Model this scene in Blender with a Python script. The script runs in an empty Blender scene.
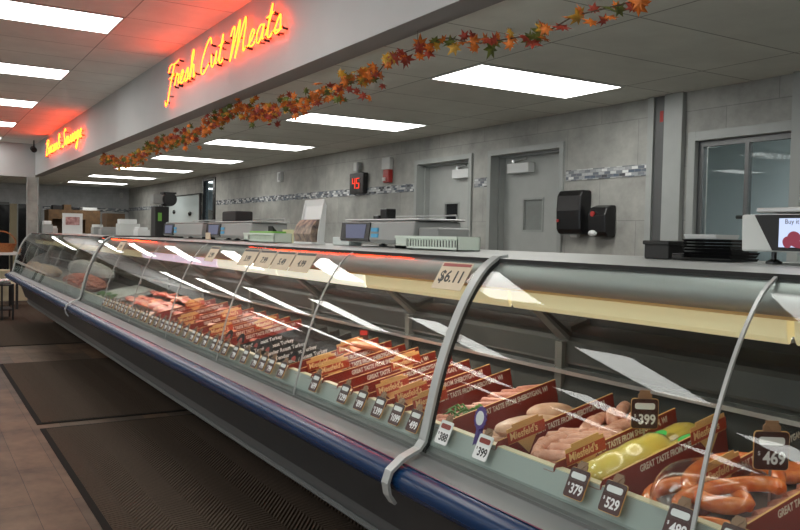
import bpy, math, random
from mathutils import Vector, Matrix
random.seed(7)
S = bpy.context.scene
COL = S.collection
H = 1.38                      # eye height of the photographer

# ------------------------------------------------------------------ camera
YAW, PIT, ROL, FPX = 0.5458, -0.0350, 0.0215, 804.75
F = Vector((math.sin(YAW)*math.cos(PIT), math.cos(YAW)*math.cos(PIT), math.sin(PIT)))
R0 = Vector((math.cos(YAW), -math.sin(YAW), 0)); U0 = R0.cross(F)
RR = R0*math.cos(ROL) + U0*math.sin(ROL)
UU = -R0*math.sin(ROL) + U0*math.cos(ROL)
cd = bpy.data.cameras.new('camera'); co = bpy.data.objects.new('camera', cd); COL.objects.link(co)
cd.sensor_width = 36; cd.lens = FPX/800*36; cd.clip_start = 0.02; cd.clip_end = 200
m = Matrix((RR, UU, -F)).transposed().to_4x4(); m.translation = Vector((0, 0, H)); co.matrix_world = m
cd.dof.use_dof = False
S.camera = co
# ------------------------------------------------------------------ world, exposure
wd = bpy.data.worlds.new('world'); S.world = wd; wd.use_nodes = True
bg = wd.node_tree.nodes['Background']; bg.inputs[0].default_value = (0.55, 0.7, 1, 1); bg.inputs[1].default_value = 0.02
S.view_settings.view_transform = 'Standard'; S.view_settings.look = 'None'
S.view_settings.gamma = 1; S.view_settings.use_curve_mapping = False
S.view_settings.exposure = 0.0
PANEL_POWER = 8.3     # ceiling panels
NEON_POWER = 21.0
CASE_TUBE = 5.0

# ------------------------------------------------------------------ materials
def mat(name, col, rough=.6, metal=0., spec=.5, noise=0., nscale=8., bump=0., bscale=40., emit=None, estr=0., coat=0., stretch=(1,1,1), col2=None):
    mt = bpy.data.materials.new(name); mt.use_nodes = True
    nt = mt.node_tree; b = nt.nodes['Principled BSDF']
    b.inputs['Base Color'].default_value = (*col, 1); b.inputs['Roughness'].default_value = rough
    b.inputs['Metallic'].default_value = metal; b.inputs['Specular IOR Level'].default_value = spec
    b.inputs['Coat Weight'].default_value = coat
    if emit: b.inputs['Emission Color'].default_value = (*emit, 1); b.inputs['Emission Strength'].default_value = estr
    if noise or bump:
        tc = nt.nodes.new('ShaderNodeTexCoord'); mp = nt.nodes.new('ShaderNodeMapping'); mp.inputs['Scale'].default_value = stretch
        nt.links.new(tc.outputs['Object'], mp.inputs[0])
    if noise:
        n = nt.nodes.new('ShaderNodeTexNoise'); n.inputs['Scale'].default_value = nscale; n.inputs['Detail'].default_value = 6
        nt.links.new(mp.outputs[0], n.inputs['Vector'])
        r = nt.nodes.new('ShaderNodeValToRGB'); r.color_ramp.elements[0].position = .3; r.color_ramp.elements[1].position = .7
        c2 = col2 or tuple(min(1, c*(1+noise)) for c in col); c1 = tuple(c*(1-noise) for c in col) if not col2 else col
        r.color_ramp.elements[0].color = (*c1, 1); r.color_ramp.elements[1].color = (*c2, 1)
        nt.links.new(n.outputs['Fac'], r.inputs[0]); nt.links.new(r.outputs[0], b.inputs['Base Color'])
    if bump:
        n = nt.nodes.new('ShaderNodeTexNoise'); n.inputs['Scale'].default_value = bscale
        nt.links.new(mp.outputs[0], n.inputs['Vector'])
        bp = nt.nodes.new('ShaderNodeBump'); bp.inputs['Strength'].default_value = bump; bp.inputs['Distance'].default_value = .01
        nt.links.new(n.outputs['Fac'], bp.inputs['Height']); nt.links.new(bp.outputs[0], b.inputs['Normal'])
    return mt

def emat(name, col, strength):
    return mat(name, (0.0, 0.0, 0.0), emit=col, estr=strength, rough=.5)

def glassmat(name, tint=(1, 1, 1), ior=1.3, rough=0.0, minr=0.0, gloss=(1, 1, 1)):
    mt = bpy.data.materials.new(name); mt.use_nodes = True; nt = mt.node_tree; nt.nodes.clear()
    o = nt.nodes.new('ShaderNodeOutputMaterial'); mx = nt.nodes.new('ShaderNodeMixShader')
    t = nt.nodes.new('ShaderNodeBsdfTransparent'); t.inputs[0].default_value = (*tint, 1)
    g = nt.nodes.new('ShaderNodeBsdfGlossy'); g.inputs['Roughness'].default_value = rough; g.inputs['Color'].default_value = (*gloss, 1)
    f0 = ((ior-1)/(ior+1))**2+minr
    lw = nt.nodes.new('ShaderNodeLayerWeight'); lw.inputs[0].default_value = .5
    pw = nt.nodes.new('ShaderNodeMath'); pw.operation = 'POWER'; pw.inputs[1].default_value = 5
    nt.links.new(lw.outputs['Facing'], pw.inputs[0])
    ad = nt.nodes.new('ShaderNodeMath'); ad.operation = 'MULTIPLY_ADD'; ad.inputs[1].default_value = 1-f0; ad.inputs[2].default_value = f0; ad.use_clamp = True
    nt.links.new(pw.outputs[0], ad.inputs[0]); nt.links.new(ad.outputs[0], mx.inputs[0])
    nt.links.new(t.outputs[0], mx.inputs[1]); nt.links.new(g.outputs[0], mx.inputs[2]); nt.links.new(mx.outputs[0], o.inputs[0])
    return mt

def coords(nt, order='XYZ', loc=(0, 0, 0)):
    """object coordinates re-ordered, e.g. 'YZX' puts y in the first slot"""
    tc = nt.nodes.new('ShaderNodeTexCoord'); sp = nt.nodes.new('ShaderNodeSeparateXYZ'); cb = nt.nodes.new('ShaderNodeCombineXYZ')
    nt.links.new(tc.outputs['Object'], sp.inputs[0])
    for i, c in enumerate(order): nt.links.new(sp.outputs['XYZ'.index(c)], cb.inputs[i])
    mp = nt.nodes.new('ShaderNodeMapping'); mp.inputs['Location'].default_value = loc
    nt.links.new(cb.outputs[0], mp.inputs[0]); return mp.outputs[0]

def brickmat(name, order, w, h, c1, c2, mortar, msize=.004, offset=.5, loc=(0, 0, 0), rough=.6, noise=.25, nscale=5, ramp=None, spec=.4, bump=0.0):
    mt = bpy.data.materials.new(name); mt.use_nodes = True; nt = mt.node_tree; b = nt.nodes['Principled BSDF']
    b.inputs['Roughness'].default_value = rough; b.inputs['Specular IOR Level'].default_value = spec
    v = coords(nt, order, loc)
    br = nt.nodes.new('ShaderNodeTexBrick'); br.offset = offset
    br.inputs['Scale'].default_value = 1; br.inputs['Brick Width'].default_value = w; br.inputs['Row Height'].default_value = h
    br.inputs['Mortar Size'].default_value = msize; br.inputs['Mortar Smooth'].default_value = .1
    nt.links.new(v, br.inputs['Vector'])
    if ramp:
        br.inputs['Color1'].default_value = (0, 0, 0, 1); br.inputs['Color2'].default_value = (1, 1, 1, 1)
        r = nt.nodes.new('ShaderNodeValToRGB'); r.color_ramp.interpolation = 'CONSTANT'
        els = r.color_ramp.elements
        els[0].position = 0; els[0].color = (*ramp[0], 1); els[1].position = 1/len(ramp); els[1].color = (*ramp[1], 1)
        for i, c in enumerate(ramp[2:], 2):
            e = els.new(i/len(ramp)); e.color = (*c, 1)
        nt.links.new(br.outputs['Color'], r.inputs[0])
        mx0 = nt.nodes.new('ShaderNodeMixRGB'); nt.links.new(br.outputs['Fac'], mx0.inputs[0])
        nt.links.new(r.outputs[0], mx0.inputs[1]); mx0.inputs[2].default_value = (*mortar, 1)
        src = mx0.outputs[0]
    else:
        br.inputs['Color1'].default_value = (*c1, 1); br.inputs['Color2'].default_value = (*c2, 1); br.inputs['Mortar'].default_value = (*mortar, 1)
        src = br.outputs['Color']
    if noise:
        n = nt.nodes.new('ShaderNodeTexNoise'); n.inputs['Scale'].default_value = nscale; n.inputs['Detail'].default_value = 8; n.inputs['Roughness'].default_value = .65
        nt.links.new(v, n.inputs['Vector'])
        mr = nt.nodes.new('ShaderNodeMapRange'); mr.inputs[1].default_value = .3; mr.inputs[2].default_value = .7
        mr.inputs[3].default_value = 1-noise; mr.inputs[4].default_value = 1+noise; nt.links.new(n.outputs['Fac'], mr.inputs[0])
        mx = nt.nodes.new('ShaderNodeVectorMath'); mx.operation = 'SCALE'
        nt.links.new(src, mx.inputs[0]); nt.links.new(mr.outputs[0], mx.inputs['Scale']); src = mx.outputs[0]
    nt.links.new(src, b.inputs['Base Color'])
    if bump:
        bp = nt.nodes.new('ShaderNodeBump'); bp.inputs['Strength'].default_value = bump; bp.inputs['Distance'].default_value = .004; bp.invert = True
        nt.links.new(br.outputs['Fac'], bp.inputs['Height']); nt.links.new(bp.outputs[0], b.inputs['Normal'])
    return mt

def gridmat(name, col, x0, y0, dx=1.22, dy=.61):
    # suspended ceiling tiles: brick texture without stagger gives the seams
    mt = brickmat(name, 'XYZ', dx, dy, col, tuple(c*.95 for c in col), tuple(c*.45 for c in col), msize=.005, offset=0, loc=(-x0+dx*20, -y0+dy*40, 0), rough=.85, noise=.07, nscale=3, spec=.2)
    return mt

M = {}
M['ceil_l'] = gridmat('ceiling tile main', (.82, .82, .78), 1.4014, 6.4278)
M['ceil_b'] = gridmat('ceiling tile rear', (.80, .83, .77), 2.9325, 3.9225)
M['wall'] = brickmat('grey stone wall tile', 'YZX', .76, .38, (.345, .350, .325), (.39, .39, .36), (.26, .265, .25), msize=.003, loc=(.3, -.02, 0), noise=.24, nscale=4)
M['farwall'] = brickmat('grey stone far wall tile', 'XZY', .76, .38, (.40, .42, .43), (.45, .46, .47), (.32, .33, .33), msize=.003, loc=(.3, -.02, 0), noise=.2, nscale=4)
ramp = [(.07, .075, .085), (.60, .62, .62), (.15, .17, .20), (.34, .36, .37), (.72, .74, .73), (.20, .22, .24), (.46, .48, .49), (.10, .13, .17)]
M['mosaic'] = brickmat('glass mosaic band', 'YZX', .062, .0235, None, None, (.3, .31, .31), msize=.0016, noise=.12, nscale=30, ramp=ramp, rough=.2, loc=(0, -.0, 0))
M['mosaicfar'] = brickmat('glass mosaic far band', 'XZY', .062, .0235, None, None, (.3, .31, .31), msize=.0016, noise=.12, nscale=30, ramp=ramp, rough=.2)
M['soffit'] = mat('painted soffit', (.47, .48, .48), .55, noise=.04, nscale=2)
M['soffit_shade'] = mat('soffit underside shade', (.30, .30, .30), .6)  # shade under the beam put into a darker grey
M['floor'] = brickmat('wood plank floor', 'YXZ', 1.3, .19, (.150, .092, .058), (.085, .066, .050), (.05, .034, .024), msize=.0018, noise=.5, nscale=3.0, rough=.6, spec=.25, loc=(.2, .05, 0))
M['doorpaint'] = mat('door paint grey', (.43, .45, .43), .45, noise=.04)
M['frame'] = mat('door frame grey', (.37, .39, .375), .4, noise=.04)
M['tanlight'] = mat('light tan lettering', (.90, .62, .30), .5)
M['bronze'] = mat('bronze clip', (.28, .15, .08), .45)
M['fascia'] = mat('grey sill fascia', (.15, .16, .16), .45, metal=.15)
M['post'] = mat('grey rear post', (.10, .10, .09), .45)
M['steel'] = mat('brushed steel', (.55, .56, .56), .32, metal=.85, noise=.05, stretch=(1, .1, 1))
M['steel_dark'] = mat('dark steel', (.14, .145, .145), .4, metal=.5)
M['black'] = mat('black plastic', (.012, .012, .013), .25)
M['blackmatte'] = mat('black matte', (.016, .016, .016), .7)
M['white'] = mat('white plastic', (.72, .74, .73), .4)
M['offwhite'] = mat('off white plastic', (.55, .57, .55), .45)
M['greypl'] = mat('grey plastic', (.30, .31, .30), .4)
M['red'] = mat('red plastic', (.42, .03, .025), .35)
M['navy'] = mat('navy vinyl bumper', (.003, .026, .085), .25, spec=.35)
M['case_grey'] = mat('case silver paint', (.22, .235, .235), .35, metal=.35, noise=.03)
M['case_top'] = mat('case top metal', (.45, .47, .455), .38, metal=.3, noise=.04)
M['roll'] = mat('satin aluminium roll', (.40, .41, .40), .42, metal=.45)
M['case_dark'] = mat('case lower dark panel', (.038, .040, .041), .42, noise=.1)
M['rail'] = mat('case kick rail', (.13, .135, .138), .35, metal=.4)
M['duct'] = mat('pale green grey duct', (.34, .38, .36), .4)
M['cream'] = mat('cream liner', (.75, .68, .48), .45)
M['interior'] = mat('case interior grey', (.030, .030, .026), .5, spec=.2, noise=.15)
M['interior_dk'] = mat('case interior dark', (.03, .03, .028), .3, noise=.2)
M['deck'] = mat('steel deck pan', (.22, .225, .22), .35, metal=.5)
M['glass'] = glassmat('curved case glass', (.93, .96, .95), 1.24, minr=.012)
M['rearglass'] = mat('dark rear door glass', (.010, .010, .008), .05, spec=.5)
M['doorglass'] = mat('wired dark pane', (.02, .022, .024), .1)
M['frost'] = mat('frosted pane', (.25, .27, .255), .3, noise=.1)
M['winglass'] = glassmat('window pane', (.82, .86, .87), 1.3, minr=.0)
M['maroon'] = mat('maroon printed board', (.25, .020, .011), .4, noise=.05)
M['maroon_dk'] = mat('brown tag board', (.045, .012, .010), .35)
M['tan'] = mat('tan printed edge', (.74, .42, .15), .5)
M['banner'] = mat('rust banner', (.46, .050, .012), .5)
M['print'] = mat('cream print', (.78, .72, .62), .5)
M['inkblack'] = mat('black print', (.02, .02, .02), .5)
M['purple'] = mat('purple ribbon', (.08, .04, .22), .5)
M['brat'] = mat('raw bratwurst', (.62, .27, .17), .33, noise=.35, nscale=60, bump=.3, bscale=60, col2=(.80, .42, .30))
M['wiener'] = mat('pink sausage', (.52, .18, .12), .3, noise=.35, nscale=70, col2=(.72, .32, .22))
M['smoked'] = mat('smoked ring sausage', (.68, .11, .02), .22, noise=.3, nscale=40, coat=.6, col2=(.90, .27, .06))
M['paleham'] = mat('pale ham', (.62, .33, .20), .35, noise=.3, nscale=30, col2=(.78, .50, .34))
M['yellow'] = mat('yellow sausage log', (.90, .64, .09), .33, noise=.2, nscale=25, coat=.5, col2=(.93, .76, .16))
M['green'] = mat('green sticker', (.10, .72, .16), .4)
M['herb'] = mat('green garnish', (.08, .22, .03), .5, noise=.4)
M['steak'] = mat('raw red meat', (.50, .06, .04), .3, noise=.3, nscale=35, col2=(.80, .30, .22))
M['pork'] = mat('pale pork', (.78, .36, .28), .35, noise=.3, nscale=30, col2=(.86, .55, .42))
M['salmon'] = mat('orange fillet', (.80, .20, .08), .35, noise=.3, nscale=30, col2=(.9, .42, .25))
M['ground'] = mat('ground meat', (.52, .10, .05), .45, noise=.4, nscale=60, bump=1, bscale=90, col2=(.80, .30, .18))
M['pouch'] = glassmat('clear pouch film', (.97, .97, .97), 1.3, rough=.14, minr=.05)
M['mat'] = mat('brown ribbed carpet', (.085, .062, .046), .95, spec=.1, noise=.2, nscale=120)
M['matedge'] = mat('mat rubber edge', (.020, .018, .016), .9, spec=.1)
M['neon'] = emat('lit neon tube', (1.0, .050, .004), NEON_POWER)
M['panel'] = emat('lit ceiling panel', (1.0, .985, .94), PANEL_POWER)
M['led'] = emat('red led digit', (1, .05, .02), 1.3)
M['leafo'] = mat('orange leaf', (.62, .16, .015), .6, noise=.5, nscale=20)
M['leafr'] = mat('red leaf', (.30, .035, .015), .6, noise=.5, nscale=20)
M['leafg'] = mat('green leaf', (.10, .12, .015), .6, noise=.5, nscale=20)
M['leafy'] = mat('yellow leaf', (.55, .30, .03), .6, noise=.5, nscale=20)
M['stem'] = mat('garland wire', (.06, .035, .015), .7)
M['wood'] = mat('brown wood', (.12, .065, .025), .5, noise=.3, nscale=12, stretch=(1, 6, 1))
M['wicker'] = mat('wicker', (.30, .11, .03), .6, noise=.4, nscale=60)
M['tanpaint'] = mat('tan painted post', (.32, .27, .17), .5)
M['darkwin'] = mat('dark window', (.008, .009, .011), .1)
M['limegreen'] = mat('lime lid', (.16, .42, .06), .5)
M['mint'] = mat('mint basket', (.62, .70, .62), .45)
M['kraft'] = mat('kraft card', (.60, .50, .36), .6, noise=.1)
M['bagprint'] = mat('printed bag stack', (.45, .34, .25), .5, noise=.6, nscale=25, col2=(.05, .04, .05))
M['paleyellow'] = mat('pale yellow card', (.66, .63, .40), .5)
M['clearpl'] = mat('cloudy clear plastic', (.62, .68, .66), .2)
M['whiteboard'] = mat('whiteboard', (.72, .82, .82), .15)
M['blueglow'] = emat('scale screen', (.45, .50, .80), .22)
M['screenwhite'] = emat('bright scale screen', (.62, .72, 1.0), 1.05)
M['screenmeat'] = emat('screen meat picture', (.45, .05, .10), .55)
M['skyblue'] = mat('blue sticker', (.10, .42, .68), .5)
M['dimroom'] = mat('side room wall', (.72, .82, .86), .6, noise=.08, nscale=2)
M['daylight'] = emat('added shop window daylight', (.82, .92, 1.0), 3.2)  # glow of the added windows out of view
M['lightfix'] = mat('case light canopy cream', (.85, .76, .50), .45, emit=(1, .82, .45), estr=.30)
M['lightfix_w'] = mat('case light canopy white', (.9, .88, .78), .45, emit=(1, .95, .78), estr=.85)
M['lightfix_p'] = mat('case light canopy pinkish', (.9, .8, .9), .45, emit=(.95, .75, 1), estr=.8)
M['tubelight'] = emat('case lamp strip', (1, .93, .78), CASE_TUBE)
M['tubelight_b'] = emat('case lamp strip bright', (1, .90, .82), CASE_TUBE*5.5)

# ------------------------------------------------------------------ mesh helpers
class MB:
    def __init__(s): s.v = []; s.f = []; s.m = []; s.mi = 0; s.sm = []; s.smooth = False
    def add(s, vs, fs):
        o = len(s.v); s.v += [tuple(p) for p in vs]
        for f in fs: s.f.append([o+i for i in f]); s.m.append(s.mi); s.sm.append(s.smooth)
        return s
    def box(s, x0, x1, y0, y1, z0, z1):
        vs = [(x, y, z) for x in (x0, x1) for y in (y0, y1) for z in (z0, z1)]
        return s.add(vs, [(0, 1, 3, 2), (4, 6, 7, 5), (0, 4, 5, 1), (2, 3, 7, 6), (0, 2, 6, 4), (1, 5, 7, 3)])
    def prism(s, prof, y0, y1, caps=True):
        """closed (x,z) outline swept along y"""
        n = len(prof); vs = [(x, y0, z) for x, z in prof] + [(x, y1, z) for x, z in prof]
        fs = [(i, (i+1) % n, n+(i+1) % n, n+i) for i in range(n)]
        if caps: fs += [tuple(range(n))[::-1], tuple(range(n, 2*n))]
        return s.add(vs, fs)
    def plate(s, outline, z0, z1):
        """closed (x,y) outline, thickness along z"""
        n = len(outline); vs = [(x, y, z0) for x, y in outline] + [(x, y, z1) for x, y in outline]
        return s.add(vs, [(i, (i+1) % n, n+(i+1) % n, n+i) for i in range(n)] + [tuple(range(n))[::-1], tuple(range(n, 2*n))])
    def tube(s, pts, r, n=8, closed=False):
        pts = [Vector(p) for p in pts]; rs = r if isinstance(r, (list, tuple)) else [r]*len(pts)
        vs = []; prev = None
        for i, p in enumerate(pts):
            a = pts[max(i-1, 0)]; b = pts[min(i+1, len(pts)-1)]
            if closed: a = pts[i-1]; b = pts[(i+1) % len(pts)]
            t = (b-a).normalized() if (b-a).length > 1e-9 else Vector((0, 0, 1))
            if prev is None:
                u = t.orthogonal().normalized()
            else:
                u = (prev - t*prev.dot(t)); u = u.normalized() if u.length > 1e-6 else t.orthogonal().normalized()
            prev = u; w = t.cross(u)
            for k in range(n):
                th = 2*math.pi*k/n; vs.append(p+(u*math.cos(th)+w*math.sin(th))*rs[i])
        fs = []; L = len(pts)
        for i in range(L if closed else L-1):
            j = (i+1) % L
            for k in range(n): fs.append((i*n+k, i*n+(k+1) % n, j*n+(k+1) % n, j*n+k))
        if not closed: fs += [tuple(range(n))[::-1], tuple(range((L-1)*n, L*n))]
        return s.add(vs, fs)
    def cyl(s, p0, p1, r, n=16, r2=None): return s.tube([p0, p1], [r, r if r2 is None else r2], n)
    def lathe(s, prof, n=20, c=(0, 0, 0)):
        vs = []; L = len(prof)
        for r, z in prof:
            for k in range(n): th = 2*math.pi*k/n; vs.append((c[0]+r*math.cos(th), c[1]+r*math.sin(th), c[2]+z))
        fs = [(i*n+k, i*n+(k+1) % n, (i+1)*n+(k+1) % n, (i+1)*n+k) for i in range(L-1) for k in range(n)]
        fs += [tuple(range(n))[::-1], tuple(range((L-1)*n, L*n))]
        return s.add(vs, fs)
    def blob(s, c, r, n=14, m=9, jit=0., power=1.0, rot=0., rnd=None):
        """lumpy ellipsoid"""
        rnd = rnd or random; vs = []; ph = [rnd.uniform(0, 6.28) for _ in range(4)]
        ca, sa = math.cos(rot), math.sin(rot)
        for i in range(m+1):
            a = math.pi*i/m
            for k in range(n):
                t = 2*math.pi*k/n
                q = 1+jit*(math.sin(2*t+ph[0])*.5+math.sin(3*t+ph[1]+a)*.4+math.sin(5*t+ph[2])*.2+math.sin(3*a+ph[3])*.2)
                sx = math.sin(a)**power
                x = r[0]*sx*math.cos(t)*q; y = r[1]*sx*math.sin(t)*q; z = -r[2]*math.cos(a)
                vs.append((c[0]+x*ca-y*sa, c[1]+x*sa+y*ca, c[2]+z))
        fs = [(i*n+k, i*n+(k+1) % n, (i+1)*n+(k+1) % n, (i+1)*n+k) for i in range(m) for k in range(n)]
        return s.add(vs, fs)
    def mesh(s, name, mats, off=(0, 0, 0)):
        me = bpy.data.meshes.new(name)
        ox, oy, oz = off
        me.from_pydata([(x-ox, y-oy, z-oz) for x, y, z in s.v], [], s.f)
        for mt in (mats if isinstance(mats, (list, tuple)) else [mats]): me.materials.append(M[mt] if isinstance(mt, str) else mt)
        me.polygons.foreach_set('material_index', s.m); me.polygons.foreach_set('use_smooth', s.sm)
        me.update()
        if any(s.sm): me.set_sharp_from_angle(angle=math.radians(38))
        return me
    def build(s, name, mats, parent=None, local=False, bevel=0., label=None, seg=2):
        off = (0, 0, 0) if (parent is None or local) else world_loc(parent)
        o = bpy.data.objects.new(name, s.mesh(name, mats, off)); COL.objects.link(o)
        if parent is not None: o.parent = parent
        if bevel:
            b = o.modifiers.new('bevel', 'BEVEL'); b.width = bevel; b.segments = seg; b.limit_method = 'ANGLE'; b.angle_limit = math.radians(40)
        if label: o['label'] = label
        return o

def world_loc(o):
    v = Vector((0, 0, 0))
    while o is not None: v += o.location; o = o.parent
    return v
def sub(mb=None): return MB()
def thing(name, label, cat, loc=(0, 0, 0), group=None, rot=None):
    o = bpy.data.objects.new(name, None); COL.objects.link(o); o.empty_display_size = .05
    o.location = loc; o['label'] = label; o['category'] = cat
    if group: o['group'] = group
    if rot is not None: o.rotation_euler = rot
    return o
def tag(o, label, cat, group=None, kind=None):
    o['label'] = label; o['category'] = cat
    if group: o['group'] = group
    if kind: o['kind'] = kind
    return o
def struct(o, label=None):
    o['kind'] = 'structure'
    if label: o['label'] = label
    return o
def dup(root, loc, rot=None, label=None, group=None):
    def cp(o, par):
        c = o.copy(); COL.objects.link(c)
        if par is not None: c.parent = par
        for ch in kids.get(o.name, []): cp(ch, c)
        return c
    kids = {}
    def walk(o):
        kids[o.name] = [c for c in o.children]
        for c in kids[o.name]: walk(c)
    walk(root)
    r = cp(root, None); r.location = loc
    if rot is not None: r.rotation_euler = rot
    if label: r['label'] = label
    if group: r['group'] = group
    return r
def axes(x, y, z):
    return Matrix((Vector(x).normalized(), Vector(y).normalized(), Vector(z).normalized())).transposed().to_euler()
FACE_AISLE = axes((0, -1, 0), (0, 0, 1), (-1, 0, 0))      # local x along the case toward the viewer, y up, z out to the aisle
FACE_NEAR = axes((1, 0, 0), (0, 0, 1), (0, -1, 0))        # local x toward the back wall, y up, z toward the near end

_tc = {}
def text_mesh(txt, size, depth=.0008, weight=0., matn='print', align='LEFT', sx=1.0):
    key = (txt, size, depth, weight, matn, align, sx)
    if key in _tc: return _tc[key]
    c = bpy.data.curves.new('lettering', 'FONT'); c.body = txt; c.size = size; c.extrude = depth; c.offset = weight; c.align_x = align
    c.resolution_u = 3
    o = bpy.data.objects.new('lettering', c); COL.objects.link(o)
    dg = bpy.context.evaluated_depsgraph_get(); me = bpy.data.meshes.new_from_object(o.evaluated_get(dg))
    me.transform(Matrix.Diagonal((sx, 1, 1, 1))); me.materials.clear(); me.materials.append(M[matn])
    bpy.data.objects.remove(o); bpy.data.curves.remove(c)
    _tc[key] = me; return me
def text(name, parent, pos, *a, rot=None, **k):
    o = bpy.data.objects.new(name, text_mesh(*a, **k)); COL.objects.link(o); o.parent = parent; o.location = pos
    if rot is not None: o.rotation_euler = rot
    return o
def rrect(w, h, r, n=4, cx=0, cy=0):
    out = []
    for qx, qy, a0 in ((1, 1, 0), (-1, 1, 90), (-1, -1, 180), (1, -1, 270)):
        for i in range(n+1):
            a = math.radians(a0+90*i/n); out.append((cx+qx*(w/2-r)+r*math.cos(a), cy+qy*(h/2-r)+r*math.sin(a)))
    return out
def catmull(pts, n=6):
    P = [Vector(p) for p in pts]; out = []
    for i in range(len(P)-1):
        a = P[max(i-1, 0)]; b = P[i]; c = P[i+1]; d = P[min(i+2, len(P)-1)]
        for k in range(n):
            t = k/n; out.append(.5*((2*b)+(c-a)*t+(2*a-5*b+4*c-d)*t*t+(3*b-a-3*c+d)*t**3))
    out.append(P[-1]); return out

# ================================================================== THE ROOM
WX = 4.65; ZB = H+1.058; ZL = H+1.634; YF = 20.8; YE = 17.0
mb = MB(); mb.box(-8, 9, -5, YF+.3, -.06, 0); struct(mb.build('floor', 'floor'))
mb = MB(); mb.box(-8, 2.04, -5, YE, ZL, ZL+.05); struct(mb.build('ceiling', 'ceil_l'))
mb = MB(); mb.box(2.20, 9, -5, YE+.2, ZB, ZB+.05); mb.box(-8, 9, YE+.2, YF, ZB, ZB+.05); struct(mb.build('ceiling', 'ceil_b'))
# soffit beam and the bulkhead at its far end
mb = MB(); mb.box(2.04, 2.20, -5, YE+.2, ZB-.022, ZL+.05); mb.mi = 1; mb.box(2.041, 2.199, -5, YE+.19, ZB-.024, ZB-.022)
struct(mb.build('wall_soffit', ['soffit', 'soffit_shade']))
mb = MB(); mb.box(-8, 2.04, YE, YE+.2, ZB-.06, ZL+.05); struct(mb.build('wall_bulkhead', 'soffit'))
# back wall with two door openings and a wide window opening
def wall_x(x0, x1, y0, y1, z0, z1, holes, mb):
    ys = sorted({y0, y1, *[h[0] for h in holes], *[h[1] for h in holes]})
    for a, b in zip(ys[:-1], ys[1:]):
        hs = [h for h in holes if h[0] <= a and h[1] >= b]
        if not hs: mb.box(x0, x1, a, b, z0, z1); continue
        h = hs[0]
        if h[2] > z0: mb.box(x0, x1, a, b, z0, h[2])
        if h[3] < z1: mb.box(x0, x1, a, b, h[3], z1)
D1 = (6.33, 7.37, 0, 2.205); D2 = (5.05, 6.08, 0, 2.205); WN = (1.60, 3.79, .9, 2.15); W2 = (14.05, 14.80, .6, 2.38)
mb = MB(); wall_x(WX, WX+.2, -5, YF, 0, ZB, [D1, D2, WN, W2], mb); struct(mb.build('wall_back', 'wall'))
mb = MB(); mb.box(-8, 9, YF, YF+.2, 0, ZB+.05); struct(mb.build('wall_far', 'farwall'))
mb = MB(); mb.box(-8.2, -8, -5, YF, 0, ZL+.05); struct(mb.build('wall_left', 'white'))
mb = MB(); mb.box(-8, 9, -5.2, -5, 0, ZL+.05); struct(mb.build('wall_near', 'white'))
# side room seen through the window
mb = MB(); mb.box(6.6, 6.7, -1, 6.2, 0, ZB); mb.box(4.85, 6.6, 6.1, 6.2, 0, ZB); mb.box(4.85, 6.6, -1.1, -1, 0, ZB); struct(mb.build('wall_side_room', 'dimroom'))
mb = MB()
for y in (3.05, 2.2):
    mb.tube([(6.3, y, 0), (6.3, y, 2.4)], .022, 10)
mb.tube([(6.3, 4.6, 1.62), (6.3, 1.0, 1.62)], .016, 8)
mb.box(6.28, 6.32, 1.0, 4.6, 1.10, 1.14)
tag(mb.build('pipe_rack', 'steel_dark'), 'dark steel pipe frame standing in the room behind the right window', 'pipe rack')
# mosaic bands
def band(y0, y1, n):
    b = MB(); b.box(WX-.008, WX+.001, y0, y1, 1.872, 1.958); struct(b.build('trim_%d' % n, 'mosaic'))
band(4.15, 5.02, 1); band(6.10, 6.30, 2); band(7.40, 14.0, 3); band(14.85, YF, 4)
mb = MB(); mb.box(2.66, WX, YF-.008, YF+.001, 1.84, 1.93); struct(mb.build('trim_5', 'mosaicfar'))
# doors on the back wall
def door(n, y0, y1, leafy0, leafy1, win, paneMat, cl):
    mb = MB(); t = .05; zt = 2.205; x0 = WX-.02; x1 = WX+.2
    mb.box(x0, x1, y0+.001, y0+t, 0, zt-.001); mb.box(x0, x1, y1-t, y1-.001, 0, zt-.001); mb.box(x0, x1, y0+t, y1-t, zt-t, zt-.001)
    # stops
    mb.box(WX+.08, WX+.14, y0+t, y0+t+.02, 0, zt-t); mb.box(WX+.08, WX+.14, y1-t-.02, y1-t, 0, zt-t); mb.box(WX+.08, WX+.14, y0+t, y1-t, zt-t-.02, zt-t)
    d = struct(mb.build('door_%d' % n, 'frame'))
    lf = MB(); a, b, c, e = win; xl0, xl1 = WX+.14, WX+.18
    lf.box(xl0, xl1, y0+t, a, .01, zt-t); lf.box(xl0, xl1, b, y1-t, .01, zt-t); lf.box(xl0, xl1, a, b, .01, c); lf.box(xl0, xl1, a, b, e, zt-t)
    leaf = lf.build('door_leaf', 'doorpaint', d)
    p = MB(); p.box(xl0+.012, xl1-.012, a, b, c, e); p.build('pane', paneMat, leaf)
    g = MB(); w = .018
    for q in ((a-w, a, c-w, e+w), (b, b+w, c-w, e+w), (a, b, c-w, c), (a, b, e, e+w)): g.box(xl0-.008, xl0, *q)
    g.build('pane_bead', 'frame', leaf)
    k = MB(); k.box(WX+.07, WX+.14, cl[0], cl[1], 1.985, 2.075); k.build('door_closer', 'white', d, bevel=.005)
    k = MB(); k.tube([(WX+.10, cl[1]-.06, 2.08), (WX+.10, cl[1]-.06, 2.10), (WX+.03, cl[0]-.02, 2.105)], .009, 8); k.cyl((WX+.10, cl[1]-.06, 2.075), (WX+.10, cl[1]-.06, 2.11), .022)
    k.build('closer_arm', 'steel', d)
    return d
door(1, D1[0], D1[1], 0, 0, (6.76, 6.99, 1.483, 1.734), 'doorglass', (6.51, 6.79))
door(2, D2[0], D2[1], 0, 0, (5.47, 5.72, 1.469, 1.740), 'frost', (5.59, 5.90))
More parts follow.
